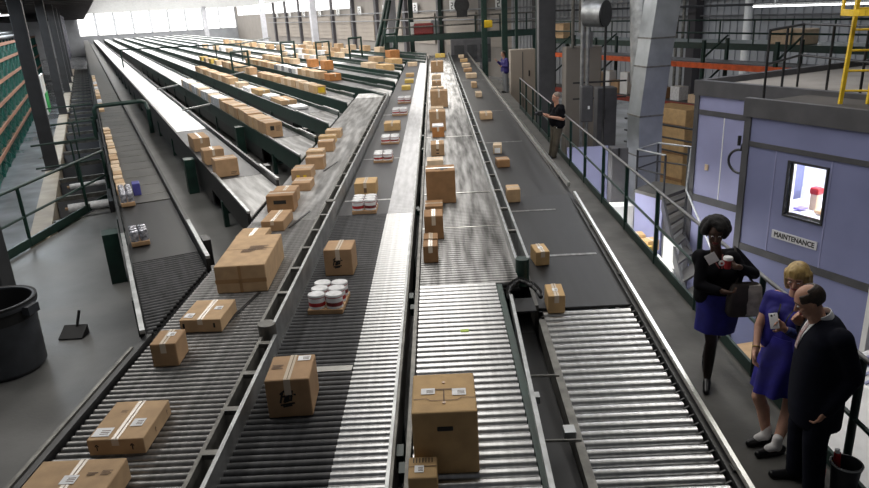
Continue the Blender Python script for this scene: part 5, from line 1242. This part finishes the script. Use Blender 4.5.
# --- woman with the red cup
def woman_cup():
    f, r, u = basis((-.30, -.95, -.12)); fh = V((-.30, -.95, 0)).normalized(); rh = fh.cross(V((0, 0, 1)))
    root = thing('person', 'woman in black jacket and blue skirt holding a red and white cup by the railing', 'person', (2.62, 6.2, 0))
    pel, ch, nk, hd = V((2.66, 6.22, .92)), V((2.645, 6.21, 1.24)), V((2.60, 6.20, 1.44)), V((2.553, 6.15, 1.60))
    shR, shL = V((2.475, 6.20, 1.36)), V((2.80, 6.26, 1.35))
    elR, wrR = V((2.425, 6.12, 1.10)), V((2.58, 5.97, 1.09)); elL, wrL = V((2.95, 6.14, 1.18)), V((2.72, 5.97, 1.325))
    hR, hL = pel + rh * .085, pel - rh * .085
    kR, aR, tR = V((2.585, 6.10, .49)), V((2.565, 6.08, .12)), V((2.505, 5.93, .03)); kL, aL, tL = V((2.70, 6.28, .49)), V((2.70, 6.48, .12)), V((2.65, 6.33, .03))
    q = MB(); torso(q, pel, ch, nk - V((0, 0, .03)), rh, .22, -.015)
    q.cap(nk - V((0, 0, .07)), hd - u * .05, .052, .050)
    head_shapes(q, hd, f, r, u)
    limb(q, [shR, elR, wrR], [.048, .038, .026]); limb(q, [shL, elL, wrL], [.048, .038, .026])
    limb(q, [hR, kR, (kR + aR) / 2 + V((.01, .02, .03)), aR], [.085, .052, .050, .034]); limb(q, [hL, kL, (kL + aL) / 2 + V((0, .02, .03)), aL], [.085, .052, .050, .034])
    hand(q, wrL, V((-.85, -.25, .30)), V((0, -.5, .9)), 1, .8); hand(q, wrR, V((.9, -.2, -.2)), V((0, .4, .8)), -1, 1.0)
    fuse('body', q, M['skin_d'], root, .006)
    E, R = (lambda a, b, z: hd + r * a + f * b + u * z), Matrix((r, f, u)).transposed()
    face_parts(root, E, R, 1, 'hair_bk', 'maroon')
    q = MB()
    random.seed(5)
    q.ball(E(0, -.05, .05), (.115, .105, .105), 20, 14, None, R)
    for i in range(130):
        a, b = random.uniform(0, 2 * PI), random.uniform(-.55, 1.45)
        p = E(.115 * math.cos(a) * math.cos(b), -.035 + .115 * math.sin(a) * math.cos(b), .045 + .105 * math.sin(b))
        loc = p - hd
        if loc.dot(f) > .045 and loc.dot(u) < .075: continue
        q.ball(p, (.032, .032, .032), 8, 6)
    fuse('hair', q, M['hair_bk'], root, .010, 5)
    q = MB(); torso(q, pel + V((0, 0, .02)), ch, nk - V((0, 0, .015)), rh, .26, .018, 0, fh, 1); q.cap(shR, shL, .058, .058)
    limb(q, [shR, elR, wrR - (wrR - elR) * .12], [.064, .056, .042]); limb(q, [shL, elL, wrL - (wrL - elL) * .16], [.064, .056, .042])
    jk = fuse('jacket', q, M['blackc'], root, .010, 9)
    for sg in (-1, 1): drape(root, jk, 'lanyard', [nk - V((0, 0, .06)) + rh * .055 * sg, ch + V((0, 0, .03)) + rh * .01 * sg], (.014, .012), fh, rh, M['maroon'])
    rz = math.atan2(rh.y, rh.x)
    skirt(root, 'skirt', [(pel + V((0, 0, .06)), .185, .145, rz), (pel - V((0, 0, .05)), .20, .16, rz), (pel - V((0, .01, .18)), .195, .155, rz), (pel + V((-.02, -.02, -.335)), .185, .15, rz)], M['bluec'], wav=.006)
    for hp, kn, an, nm in ((hR, kR, aR, 'R'), (hL, kL, aL, 'L')):
        q = MB(); limb(q, [hp + (kn - hp) * .4, kn, (kn + an) / 2 + V((.005, .02, .03)), an], [.078, .057, .055, .038]); fuse('stocking', q, M['stock'], root, .009, 3)
    shoe('shoe', root, aR, tR, .05); shoe('shoe', root, aL, tL, .05)
    # name badge on the jacket
    bc = V((2.49, 6.035, 1.40)); q = MB(); R2 = Matrix.Rotation(math.atan2(rh.y, rh.x) + .1, 3, 'Z') @ Matrix.Rotation(.55, 3, 'Y'); q.box(bc, (.10, .004, .10), 0, None, R2); part('name_badge', q, M['label'], root, label='white name badge tilted on the jacket')
    q = MB(); q.box(bc + R2 @ V((.012, -.003, .015)), (.03, .002, .006), 0, None, R2); part('badge_print', q, M['ink'], root)
    return root, wrL
root, wl = woman_cup()
cp = V((2.60, 5.935, 1.335))
t = thing('paper_cup', 'red and white cup with lid in the hand of the woman in the black jacket', 'cup', cp)
q = MB(); q.lathe([(0, 0), (.030, 0), (.040, .085), (0, .085)], cp, 24); part('sleeve', q, M['red_p'], t, 40, label='red sleeve')
q = MB(); q.lathe([(0, .085), (.043, .085), (.044, .10), (.038, .112), (0, .112)], cp, 24); part('lid', q, M['label'], t, 40, label='white lid')
t = thing('name_tag', 'small round white tag with red rim beside the cup', 'tag', cp + V((-.065, -.02, .06)))
q = MB(); q.cyl(cp + V((-.065, -.02, .06)), cp + V((-.066, -.026, .06)), .026, 18); part('disc', q, M['label'], t)
q = MB(); q.cyl(cp + V((-.066, -.026, .06)), cp + V((-.0662, -.0275, .06)), .011, 14); part('print', q, M['red_p'], t)
# shoulder bag
t = thing('shoulder_bag', 'dark shoulder bag with pale panel hanging from the arm of the woman with the cup', 'bag', (2.84, 6.06, .80))
q = MB(); c0 = V((2.83, 6.04, .80)); n_ = 24
def brings(c0, dims): return [[V(c0) + V((a * math.copysign(abs(math.cos(t_)) ** .6, math.cos(t_)) + .0, b * math.copysign(abs(math.sin(t_)) ** .6, math.sin(t_)), z)) for t_ in [2 * PI * i / n_ for i in range(n_)]] for a, b, z in dims]
q.loft(brings(c0, [(.14, .05, 0), (.165, .065, .04), (.16, .065, .18), (.13, .05, .30), (.12, .035, .33)])); part('bag_body', q, M['bag'], t, 50)
q = MB(); q.loft(brings(c0 + V((.075, -.012, .02)), [(.085, .06, 0), (.092, .062, .12), (.075, .05, .27), (.06, .04, .30)])); part('panel', q, M['bag_l'], t, 50, label='pale crinkled panel')
q = MB(); q.tube([c0 + V((-.09, 0, .31)), V((2.79, 6.10, 1.22)), V((2.785, 6.17, 1.36)), V((2.79, 6.25, 1.425)), V((2.81, 6.33, 1.36)), V((2.87, 6.24, 1.22)), c0 + V((.09, 0, .31))], .011, 8); part('strap', q, M['bag'], t, 40)

# --- blonde woman with the phone
def blonde():
    fh = V((-.78, -.62, 0)).normalized(); rh = fh.cross(V((0, 0, 1))); f, r, u = basis((-.62, -.70, -.40))
    root = thing('person', 'blonde woman in blue dress and white socks looking down at a white phone', 'person', (2.75, 5.1, 0))
    pel, ch, nk, hd = V((2.87, 5.25, .86)), V((2.88, 5.27, 1.17)), V((2.90, 5.29, 1.35)), V((2.885, 5.255, 1.50))
    shR, shL = V((2.765, 5.40, 1.27)), V((3.00, 5.14, 1.26))
    elR, wrR = V((2.665, 5.36, 1.02)), V((2.605, 5.24, .87)); elL, wrL = V((2.93, 4.99, 1.03)), V((2.705, 5.02, 1.155))
    hR, hL = V((2.81, 5.31, .84)), V((2.91, 5.19, .84))
    kR, aR, tR = V((2.635, 5.17, .45)), V((2.715, 5.13, .11)), V((2.545, 5.09, .03)); kL, aL, tL = V((2.86, 5.08, .44)), V((2.735, 4.97, .11)), V((2.555, 4.94, .03))
    q = MB(); torso(q, pel, ch, nk, rh, .27); q.cap(nk - V((0, 0, .07)), hd - u * .05, .048, .047); head_shapes(q, hd, f, r, u, .97)
    limb(q, [shR, elR, wrR], [.046, .037, .026]); limb(q, [shL, elL, wrL], [.046, .037, .026])
    limb(q, [hR, kR, kR + (aR - kR) * .35 + V((.02, .01, 0)), aR], [.088, .056, .056, .036]); limb(q, [hL, kL, kL + (aL - kL) * .35 + V((.02, .01, 0)), aL], [.088, .056, .056, .036])
    hand(q, wrR, V((-.25, -.25, -.9)), V((.6, -.6, 0)), 1, .7); hand(q, wrL, V((-.75, 0, .62)), V((-.1, -.95, .1)), -1, .9)
    fuse('body', q, M['skin'], root, .006)
    E, R = (lambda a, b, z: hd + (r * a + f * b + u * z) * .97), Matrix((r, f, u)).transposed(); face_parts(root, E, R, .97)
    q = MB(); q.ball(E(0, -.022, .040), (.090, .102, .092), 22, 14, None, R)
    q.ball(E(0, -.06, -.03), (.088, .065, .11), 18, 12, None, R)
    for s in (-1, 1):
        q.cap(E(.076 * s, .02, .05), E(.082 * s, .012, -.085), .024, .022); q.cap(E(.08 * s, -.03, .03), E(.086 * s, -.03, -.155), .032, .026); q.cap(E(.05 * s, -.07, .0), E(.055 * s, -.08, -.14), .04, .03)
    for i in range(5): q.cap(E(-.02 + .014 * i, .045, .095), E(-.005 + .020 * i, .078 - .008 * i, .050 - .010 * i), .015, .009, 8)
    fuse('hair', q, M['hair_bl'], root, .007, 3)
    rz = math.atan2(rh.y, rh.x)
    q = MB(); torso(q, pel + V((0, 0, .05)), ch, nk - V((0, 0, .055)), rh, .275, .016, 0, fh, 1); q.cap(shR, shL, .064, .064)
    limb(q, [shR, shR + (elR - shR) * .45], [.062, .056]); limb(q, [shL, shL + (elL - shL) * .45], [.062, .056]); dt = fuse('dress_top', q, M['bluedress'], root, .009, 7)
    q = MB(); limb(q, [shL + (elL - shL) * .4, elL, wrL - (wrL - elL) * .15], [.056, .05, .038]); fuse('sleeve', q, M['sleeve'], root, .009, label='blue patterned sleeve')
    skirt(root, 'dress_skirt', [(pel + V((0, 0, .12)), .155, .125, rz), (pel, .185, .15, rz), (pel + V((-.055, -.035, -.15)), .185, .185, rz), (pel + V((-.09, -.06, -.27)), .175, .185, rz), (pel + V((-.11, -.075, -.345)), .17, .18, rz)], M['bluedress'], wav=.022)
    for an, tt in ((aR, tR), (aL, tL)):
        q = MB(); d = (tt - an); d.z = 0; d.normalize(); q.cap(an + V((0, 0, -.035)), an + V((.004, 0, .045)), .045, .042); q.cap(an + V((0, 0, -.03)), an + d * .075 + V((0, 0, -.045)), .042, .036); fuse('sock', q, M['sock'], root, .007, 3)
        shoe('shoe', root, an, tt)
    q = MB(); q.lathe([(.031, 0), (.035, .006), (.031, .012), (.027, .006), (.031, 0)], (0, 0, 0), 20)
    d = (wrR - elR).normalized(); Rm = V((0, 0, 1)).rotation_difference(d).to_matrix(); q.v = [wrR - d * .02 + Rm @ v for v in q.v]; part('bracelet', q, M['gold'], root, 40)
    for sg in (-1, 1): drape(root, dt, 'lanyard', [nk - V((0, 0, .09)) + rh * .06 * sg, ch - V((0, 0, .08)) + rh * .01 * sg], (.012, .012), fh, rh, M['ink'])
    return root
blonde()
pc = V((2.595, 4.985, 1.25)); ny = V((.42, .81, -.41)).normalized(); nz = V((-.25, .0, 1)); nz = (nz - ny * nz.dot(ny)).normalized(); Rp = Matrix((ny.cross(nz), ny, nz)).transposed()
t = thing('mobile_phone', 'white phone held up by the blonde woman in the blue dress', 'phone', pc)
q = MB(); q.bevbox((0, 0, 0), (.066, .010, .125), .004); q.v = [pc + Rp @ v for v in q.v]; part('case', q, M['label'], t, 40)
q = MB(); q.cyl((-.012, -.006, .042), (-.012, -.0075, .042), .009, 14); q.cyl((.008, -.006, .046), (.008, -.0072, .046), .005, 12); q.v = [pc + Rp @ v for v in q.v]; part('camera_lens', q, M['ink'], t)

# --- man in the suit
def suit():
    fh = V((-.97, .22, 0)).normalized(); rh = fh.cross(V((0, 0, 1))); f, r, u = basis((-.86, .22, -.52))
    root = thing('person', 'balding man in dark navy suit standing nearest at right beside the blonde woman', 'person', (2.78, 4.58, 0))
    pel, ch, nk, hd = V((2.785, 4.58, .90)), V((2.80, 4.59, 1.26)), V((2.745, 4.60, 1.47)), V((2.64, 4.61, 1.585))
    shL, shR = V((2.785, 4.40, 1.39)), V((2.83, 4.79, 1.37))
    elL, wrL = V((2.895, 4.38, 1.07)), V((2.745, 4.385, .80)); elR, wrR = V((2.86, 4.95, 1.12)), V((2.755, 4.86, 1.275))
    hL, hR = pel - rh * .10, pel + rh * .10
    kL, aL, tL = V((2.73, 4.44, .50)), V((2.76, 4.42, .10)), V((2.59, 4.42, .03)); kR, aR, tR = V((2.745, 4.69, .50)), V((2.745, 4.66, .10)), V((2.55, 4.68, .03))
    q = MB(); torso(q, pel, ch, nk - V((0, 0, .04)), rh, .20, -.02); q.cap(nk - V((0, 0, .10)), hd - u * .05, .064, .064); head_shapes(q, hd, f, r, u, 1.04)
    limb(q, [shL, elL, wrL], [.055, .045, .031]); limb(q, [shR, elR, wrR], [.055, .045, .031])
    limb(q, [hL, kL, aL], [.10, .062, .042]); limb(q, [hR, kR, aR], [.10, .062, .042])
    hand(q, wrL, V((-.35, .05, -.9)), V((-.6, .75, .1)), 1, .9, k=1.06); hand(q, wrR, V((-.6, -.1, .6)), V((-.2, -.9, .3)), 1, .8, k=1.06)
    fuse('body', q, M['skin_t'], root, .0065)
    E, R = (lambda a, b, z: hd + (r * a + f * b + u * z) * 1.04), Matrix((r, f, u)).transposed(); face_parts(root, E, R, 1.04)
    q = MB()                                            # hair on the back and sides, bald crown
    for ia in range(27):
        a = math.radians(-128 + ia * 256 / 26)          # azimuth from the back of the head
        top = .80 if abs(a) < 1.5 else .52
        for ib in range(8):
            b = -.55 + (top + .55) * ib / 7
            if abs(a) > 1.62 and b < -.05: continue
            q.ball(E(.076 * math.sin(a) * math.cos(b), -.012 - .096 * math.cos(a) * math.cos(b), .028 + .090 * math.sin(b)), (.013,) * 3, 8, 6)
    fuse('hair', q, M['hair_br'], root, .006, 3)
    q = MB()                                            # jacket: stacked rounded sections hanging straight
    rz = math.atan2(rh.y, rh.x); n = 32; R3 = Matrix.Rotation(rz, 3, 'Z'); secs = []
    for z, rx, ry, fx in ((.60, .215, .175, .0), (.75, .222, .185, .01), (.92, .215, .185, .015), (1.08, .21, .175, .01), (1.22, .215, .165, .0), (1.32, .215, .15, -.015), (1.39, .185, .125, -.03), (1.44, .12, .095, -.03), (1.465, .085, .08, -.02)):
        c_ = pel + (nk - pel) * ((z - pel.z) / (nk.z - pel.z)) ** 1.3 if z > pel.z else pel.copy(); c_.z = z; c_ = c_ + fh * fx
        secs.append([c_ + R3 @ V((rx * math.copysign(abs(math.cos(t_)) ** .85, math.cos(t_)), ry * math.copysign(abs(math.sin(t_)) ** .85, math.sin(t_)), 0)) for t_ in [2 * PI * i_ / n for i_ in range(n)]])
    q.loft(secs); q.cap(shL + V((0, 0, -.03)), shR + V((0, 0, -.03)), .078, .078)
    limb(q, [shL + V((0, 0, -.02)), elL, wrL - (wrL - elL) * .06], [.085, .074, .058]); limb(q, [shR + V((0, 0, -.02)), elR, wrR - (wrR - elR) * .12], [.085, .074, .058]); sj = fuse('suit_jacket', q, M['navy'], root, .010, 14)
    for hp, kn, an in ((hL, kL, aL), (hR, kR, aR)):
        q = MB(); limb(q, [hp, kn, an - V((0, 0, .03))], [.118, .088, .075]); fuse('trouser_leg', q, M['navy'], root, .010, 3)
    # white collar, shirt front and patterned tie
    q = MB(); d = (hd - nk).normalized(); Rm = V((0, 0, 1)).rotation_difference((d + V((0, 0, .6))).normalized()).to_matrix()
    q.lathe([(.074, -.02), (.072, .028), (.066, .030), (.066, -.02)], (0, 0, 0), 26); q.v = [nk - V((0, 0, .005)) + Rm @ v for v in q.v]; part('shirt_collar', q, M['label'], root, 50, label='white shirt collar')
    drape(root, sj, 'shirt_front', [nk + V((0, 0, -.02)), ch + V((0, 0, -.06))], (.13, .02), fh, rh, M['label'], 'white shirt front', .004)
    drape(root, sj, 'tie', [nk + V((0, 0, -.035)), ch + V((0, 0, -.06))], (.045, .05), fh, rh, mat('striped_tie', (.30, .10, .09), .5, color2=(.5, .48, .48), scale=60), 'patterned tie', .010)
    shoe('shoe', root, aL, tL); shoe('shoe', root, aR, tR)
    return root
suit()

# --- man in black by the railing
def guard():
    fh = V((-.93, -.36, 0)).normalized(); rh = fh.cross(V((0, 0, 1))); f, r, u = basis((-.93, -.36, -.12))
    root = thing('person', 'man in black shirt and khaki trousers holding a camera beside the walkway railing', 'person', (2.9, 17.15, 0))
    pel, ch, nk, hd = V((2.95, 17.15, .84)), V((2.955, 17.13, 1.16)), V((2.94, 17.12, 1.35)), V((2.915, 17.1, 1.50))
    shL, shR = V((3.03, 16.95, 1.28)), V((2.88, 17.30, 1.28)); elL, wrL = V((3.06, 16.92, 1.0)), V((2.70, 16.85, 1.08)); elR, wrR = V((2.86, 17.32, 1.0)), V((2.62, 17.0, 1.12))
    hL, hR = pel - rh * .09, pel + rh * .09; kL, aL = V((2.93, 17.05, .45)), V((2.86, 17.06, .09)); kR, aR = V((2.90, 17.25, .45)), V((2.84, 17.3, .09))
    tL, tR = aL + fh * .17 - V((0, 0, .06)), aR + fh * .17 - V((0, 0, .06))
    q = MB(); torso(q, pel, ch, nk, rh, .33); q.cap(nk - V((0, 0, .08)), hd - u * .05, .06, .058); head_shapes(q, hd, f, r, u)
    limb(q, [shL, elL, wrL], [.055, .045, .031]); limb(q, [shR, elR, wrR], [.055, .045, .031]); limb(q, [hL, kL, aL], [.10, .06, .042]); limb(q, [hR, kR, aR], [.10, .06, .042])
    hand(q, wrL, V((-.9, .1, .2)), V((0, .5, .8)), -1, .8); hand(q, wrR, V((-.9, -.2, .2)), V((0, -.5, .8)), 1, .8); fuse('body', q, M['skin_t'], root, .009)
    E, R = (lambda a, b, z: hd + r * a + f * b + u * z), Matrix((r, f, u)).transposed(); face_parts(root, E, R)
    q = MB(); q.ball(E(0, -.025, .045), (.083, .098, .085), 18, 12, None, R); fuse('hair', q, M['hair_gy'], root, .010, 2)
    q = MB(); torso(q, pel + V((0, 0, .03)), ch, nk - V((0, 0, .03)), rh, .345, .025, .04, fh); q.cap(shL, shR, .07, .07); limb(q, [shL, shL + (elL - shL) * .75], [.075, .07]); limb(q, [shR, shR + (elR - shR) * .75], [.075, .07]); fuse('shirt', q, M['blackc'], root, .012)
    q = MB(); q.cap(pel + rh * .07 - V((0, 0, .03)), pel - rh * .07 - V((0, 0, .03)), .135, .135); limb(q, [hL, kL, aL - V((0, 0, .02))], [.115, .088, .07]); limb(q, [hR, kR, aR - V((0, 0, .02))], [.115, .088, .07]); fuse('trousers', q, M['khaki'], root, .012)
    q = MB(); q.bevbox(pel + V((.10, -.13, .05)), (.16, .10, .16), .02); part('belt_pouch', q, M['rubber'], root); q = MB(); q.bevbox(pel + V((-.02, -.17, -.03)), (.05, .03, .08), .01); part('badge', q, M['label'], root, label='white badge on the belt')
    shoe('shoe', root, aL, tL); shoe('shoe', root, aR, tR)
    t = thing('camera', 'black camera held by the man in the black shirt', 'camera', (2.50, 16.92, 1.10))
    q = MB(); q.bevbox((2.50, 16.92, 1.17), (.12, .16, .11), .02); part('camera_body', q, M['rubber'], t); q = MB(); q.cyl((2.45, 16.91, 1.17), (2.36, 16.88, 1.17), .045, 16); part('lens', q, M['black'], t, 40)
guard()

# --- person in indigo far along the walkway
def far_person():
    fh = V((-.95, -.3, 0)).normalized(); rh = fh.cross(V((0, 0, 1))); f, r, u = basis((-.95, -.3, -.1))
    root = thing('person', 'person in indigo jacket and grey trousers far along the walkway', 'person', (3.0, 31, 0))
    o = V((3.05, 31.0, 0)); g = lambda x, y, z: o + V((x, y, z))
    pel, ch, nk, hd = g(0, 0, .95), g(0, 0, 1.28), g(-.02, 0, 1.50), g(-.07, 0, 1.66)
    shL, shR = g(.06, -.2, 1.42), g(-.06, .2, 1.42); elL, wrL = g(.08, -.26, 1.14), g(-.16, -.24, 1.16); elR, wrR = g(-.14, .26, 1.2), g(-.33, .12, 1.36)
    hL, hR = pel - rh * .09, pel + rh * .09; kL, aL = g(.02, -.1, .5), g(.04, -.1, .09); kR, aR = g(-.02, .1, .5), g(-.0, .1, .09)
    q = MB(); torso(q, pel, ch, nk, rh, .32); q.cap(nk - V((0, 0, .08)), hd - u * .05, .055, .055); head_shapes(q, hd, f, r, u)
    limb(q, [shL, elL, wrL], [.05, .042, .03]); limb(q, [shR, elR, wrR], [.05, .042, .03]); limb(q, [hL, kL, aL], [.1, .06, .04]); limb(q, [hR, kR, aR], [.1, .06, .04])
    hand(q, wrL, V((-.9, .2, .1)), V((0, 0, 1)), -1, .7); hand(q, wrR, V((-.5, -.2, .8)), V((-.8, 0, .2)), 1, .7); fuse('body', q, M['skin_t'], root, .011)
    E, R = (lambda a, b, z: hd + r * a + f * b + u * z), Matrix((r, f, u)).transposed(); face_parts(root, E, R)
    q = MB(); q.ball(E(0, -.03, .045), (.088, .10, .09), 16, 10, None, R); q.ball(E(0, -.07, -.03), (.07, .05, .08), 14, 8, None, R); fuse('hair', q, M['hair_br'], root, .012, 2)
    q = MB(); torso(q, pel, ch, nk - V((0, 0, .03)), rh, .34, .03); q.cap(shL, shR, .075, .075); limb(q, [shL, elL, wrL - (wrL - elL) * .2], [.078, .07, .052]); limb(q, [shR, elR, wrR - (wrR - elR) * .2], [.078, .07, .052]); fuse('jacket', q, M['indigo'], root, .014)
    q = MB(); q.cap(pel + rh * .06 - V((0, 0, .06)), pel - rh * .06 - V((0, 0, .06)), .13, .13); limb(q, [hL, kL, aL - V((0, 0, .02))], [.11, .08, .065]); limb(q, [hR, kR, aR - V((0, 0, .02))], [.11, .08, .065]); fuse('trousers', q, M['greycol'], root, .014)
    shoe('shoe', root, aL, aL + fh * .17); shoe('shoe', root, aR, aR + fh * .17)
far_person()
# ------------------------------------------------------------------ light and camera
def area(name, loc, sx, sy, power, rot=(0, 0, 0), col=(1, .97, .92)):
    l = bpy.data.lights.new(name, 'AREA'); l.shape = 'RECTANGLE'; l.size = sx; l.size_y = sy; l.energy = power; l.color = col
    o = bpy.data.objects.new(name, l); COL.objects.link(o); o.location = loc; o.rotation_euler = rot; return o
area('lamp_row', (-.4, 13, 6.0), 2.0, 17, 400)
area('lamp_row', (-6.3, 12.5, 6.0), 1.2, 12, 430)
area('lamp_row', (4.1, 9, 6.0), .5, 9, 160)
area('lamp_row', (.0, 34, 6.0), 1.8, 20, 800)
area('lamp_row', tuple(P(4.5, 34, 6.0)), 1.4, 26, 1000, (0, 0, DIAG))
area('lamp_row', tuple(P(10, 46, 6.0)), 1.4, 30, 1500, (0, 0, DIAG))
area('lamp_row', tuple(P(16, 56, 6.0)), 1.4, 30, 1500, (0, 0, DIAG))
area('lamp_row', tuple(P(26, 24, 6.0)), 1.2, 26, 450, (0, 0, DIAG), (.9, .94, 1))
area('lamp_row', tuple(P(11.2, 12, 6.0)), 1.2, 8, 230, (0, 0, DIAG), (.92, .94, 1))
area('office_lamp', tuple(P(SU + .8, 6.7, 1.85)), 1.0, 1.6, 85, (0, 0, DIAG), (.95, .97, 1))
area('lower_fill_light', (3.40, 15, -.42), .2, 8, 170, (0, math.radians(-25), 0), (1, .98, .95))  # unseen fill added below the walkway edge to brighten the lower level
area('lower_fill_light', (3.42, 6.5, -.42), .2, 3, 22, (0, math.radians(-25), 0))
area('rack_lamp', tuple(P(-2.9, 44, 4.7)), .5, 50, 1500, (0, 0, DIAG), (.85, .93, 1))
w = bpy.data.worlds.new('World'); SC.world = w; w.use_nodes = True
bg = w.node_tree.nodes['Background']; bg.inputs[0].default_value = (.80, .84, .92, 1); bg.inputs[1].default_value = .07
cam = bpy.data.cameras.new('camera'); co = bpy.data.objects.new('camera', cam); COL.objects.link(co)
cam.sensor_fit = 'HORIZONTAL'; cam.sensor_width = 36; cam.lens = 690 * 36 / 869; cam.clip_start = .05; cam.clip_end = 500
pitch, roll, yaw = math.radians(18.96), math.atan(.054), 0.014112486896892932
f = V((0, math.cos(pitch), -math.sin(pitch))); r = V((1, 0, 0)); u = r.cross(f)
Ry = Matrix.Rotation(yaw, 3, 'Z'); f, r, u = Ry @ f, Ry @ r, Ry @ u
r2 = r * math.cos(roll) - u * math.sin(roll); u2 = r * math.sin(roll) + u * math.cos(roll)
Mx = Matrix((r2, u2, -f)).transposed().to_4x4(); Mx.translation = V((0, 0, 3.75)); co.matrix_world = Mx
SC.camera = co
SC.view_settings.view_transform = 'Standard'; SC.view_settings.look = 'None'; SC.view_settings.gamma = 1; SC.view_settings.use_curve_mapping = False
SC.view_settings.exposure = 0
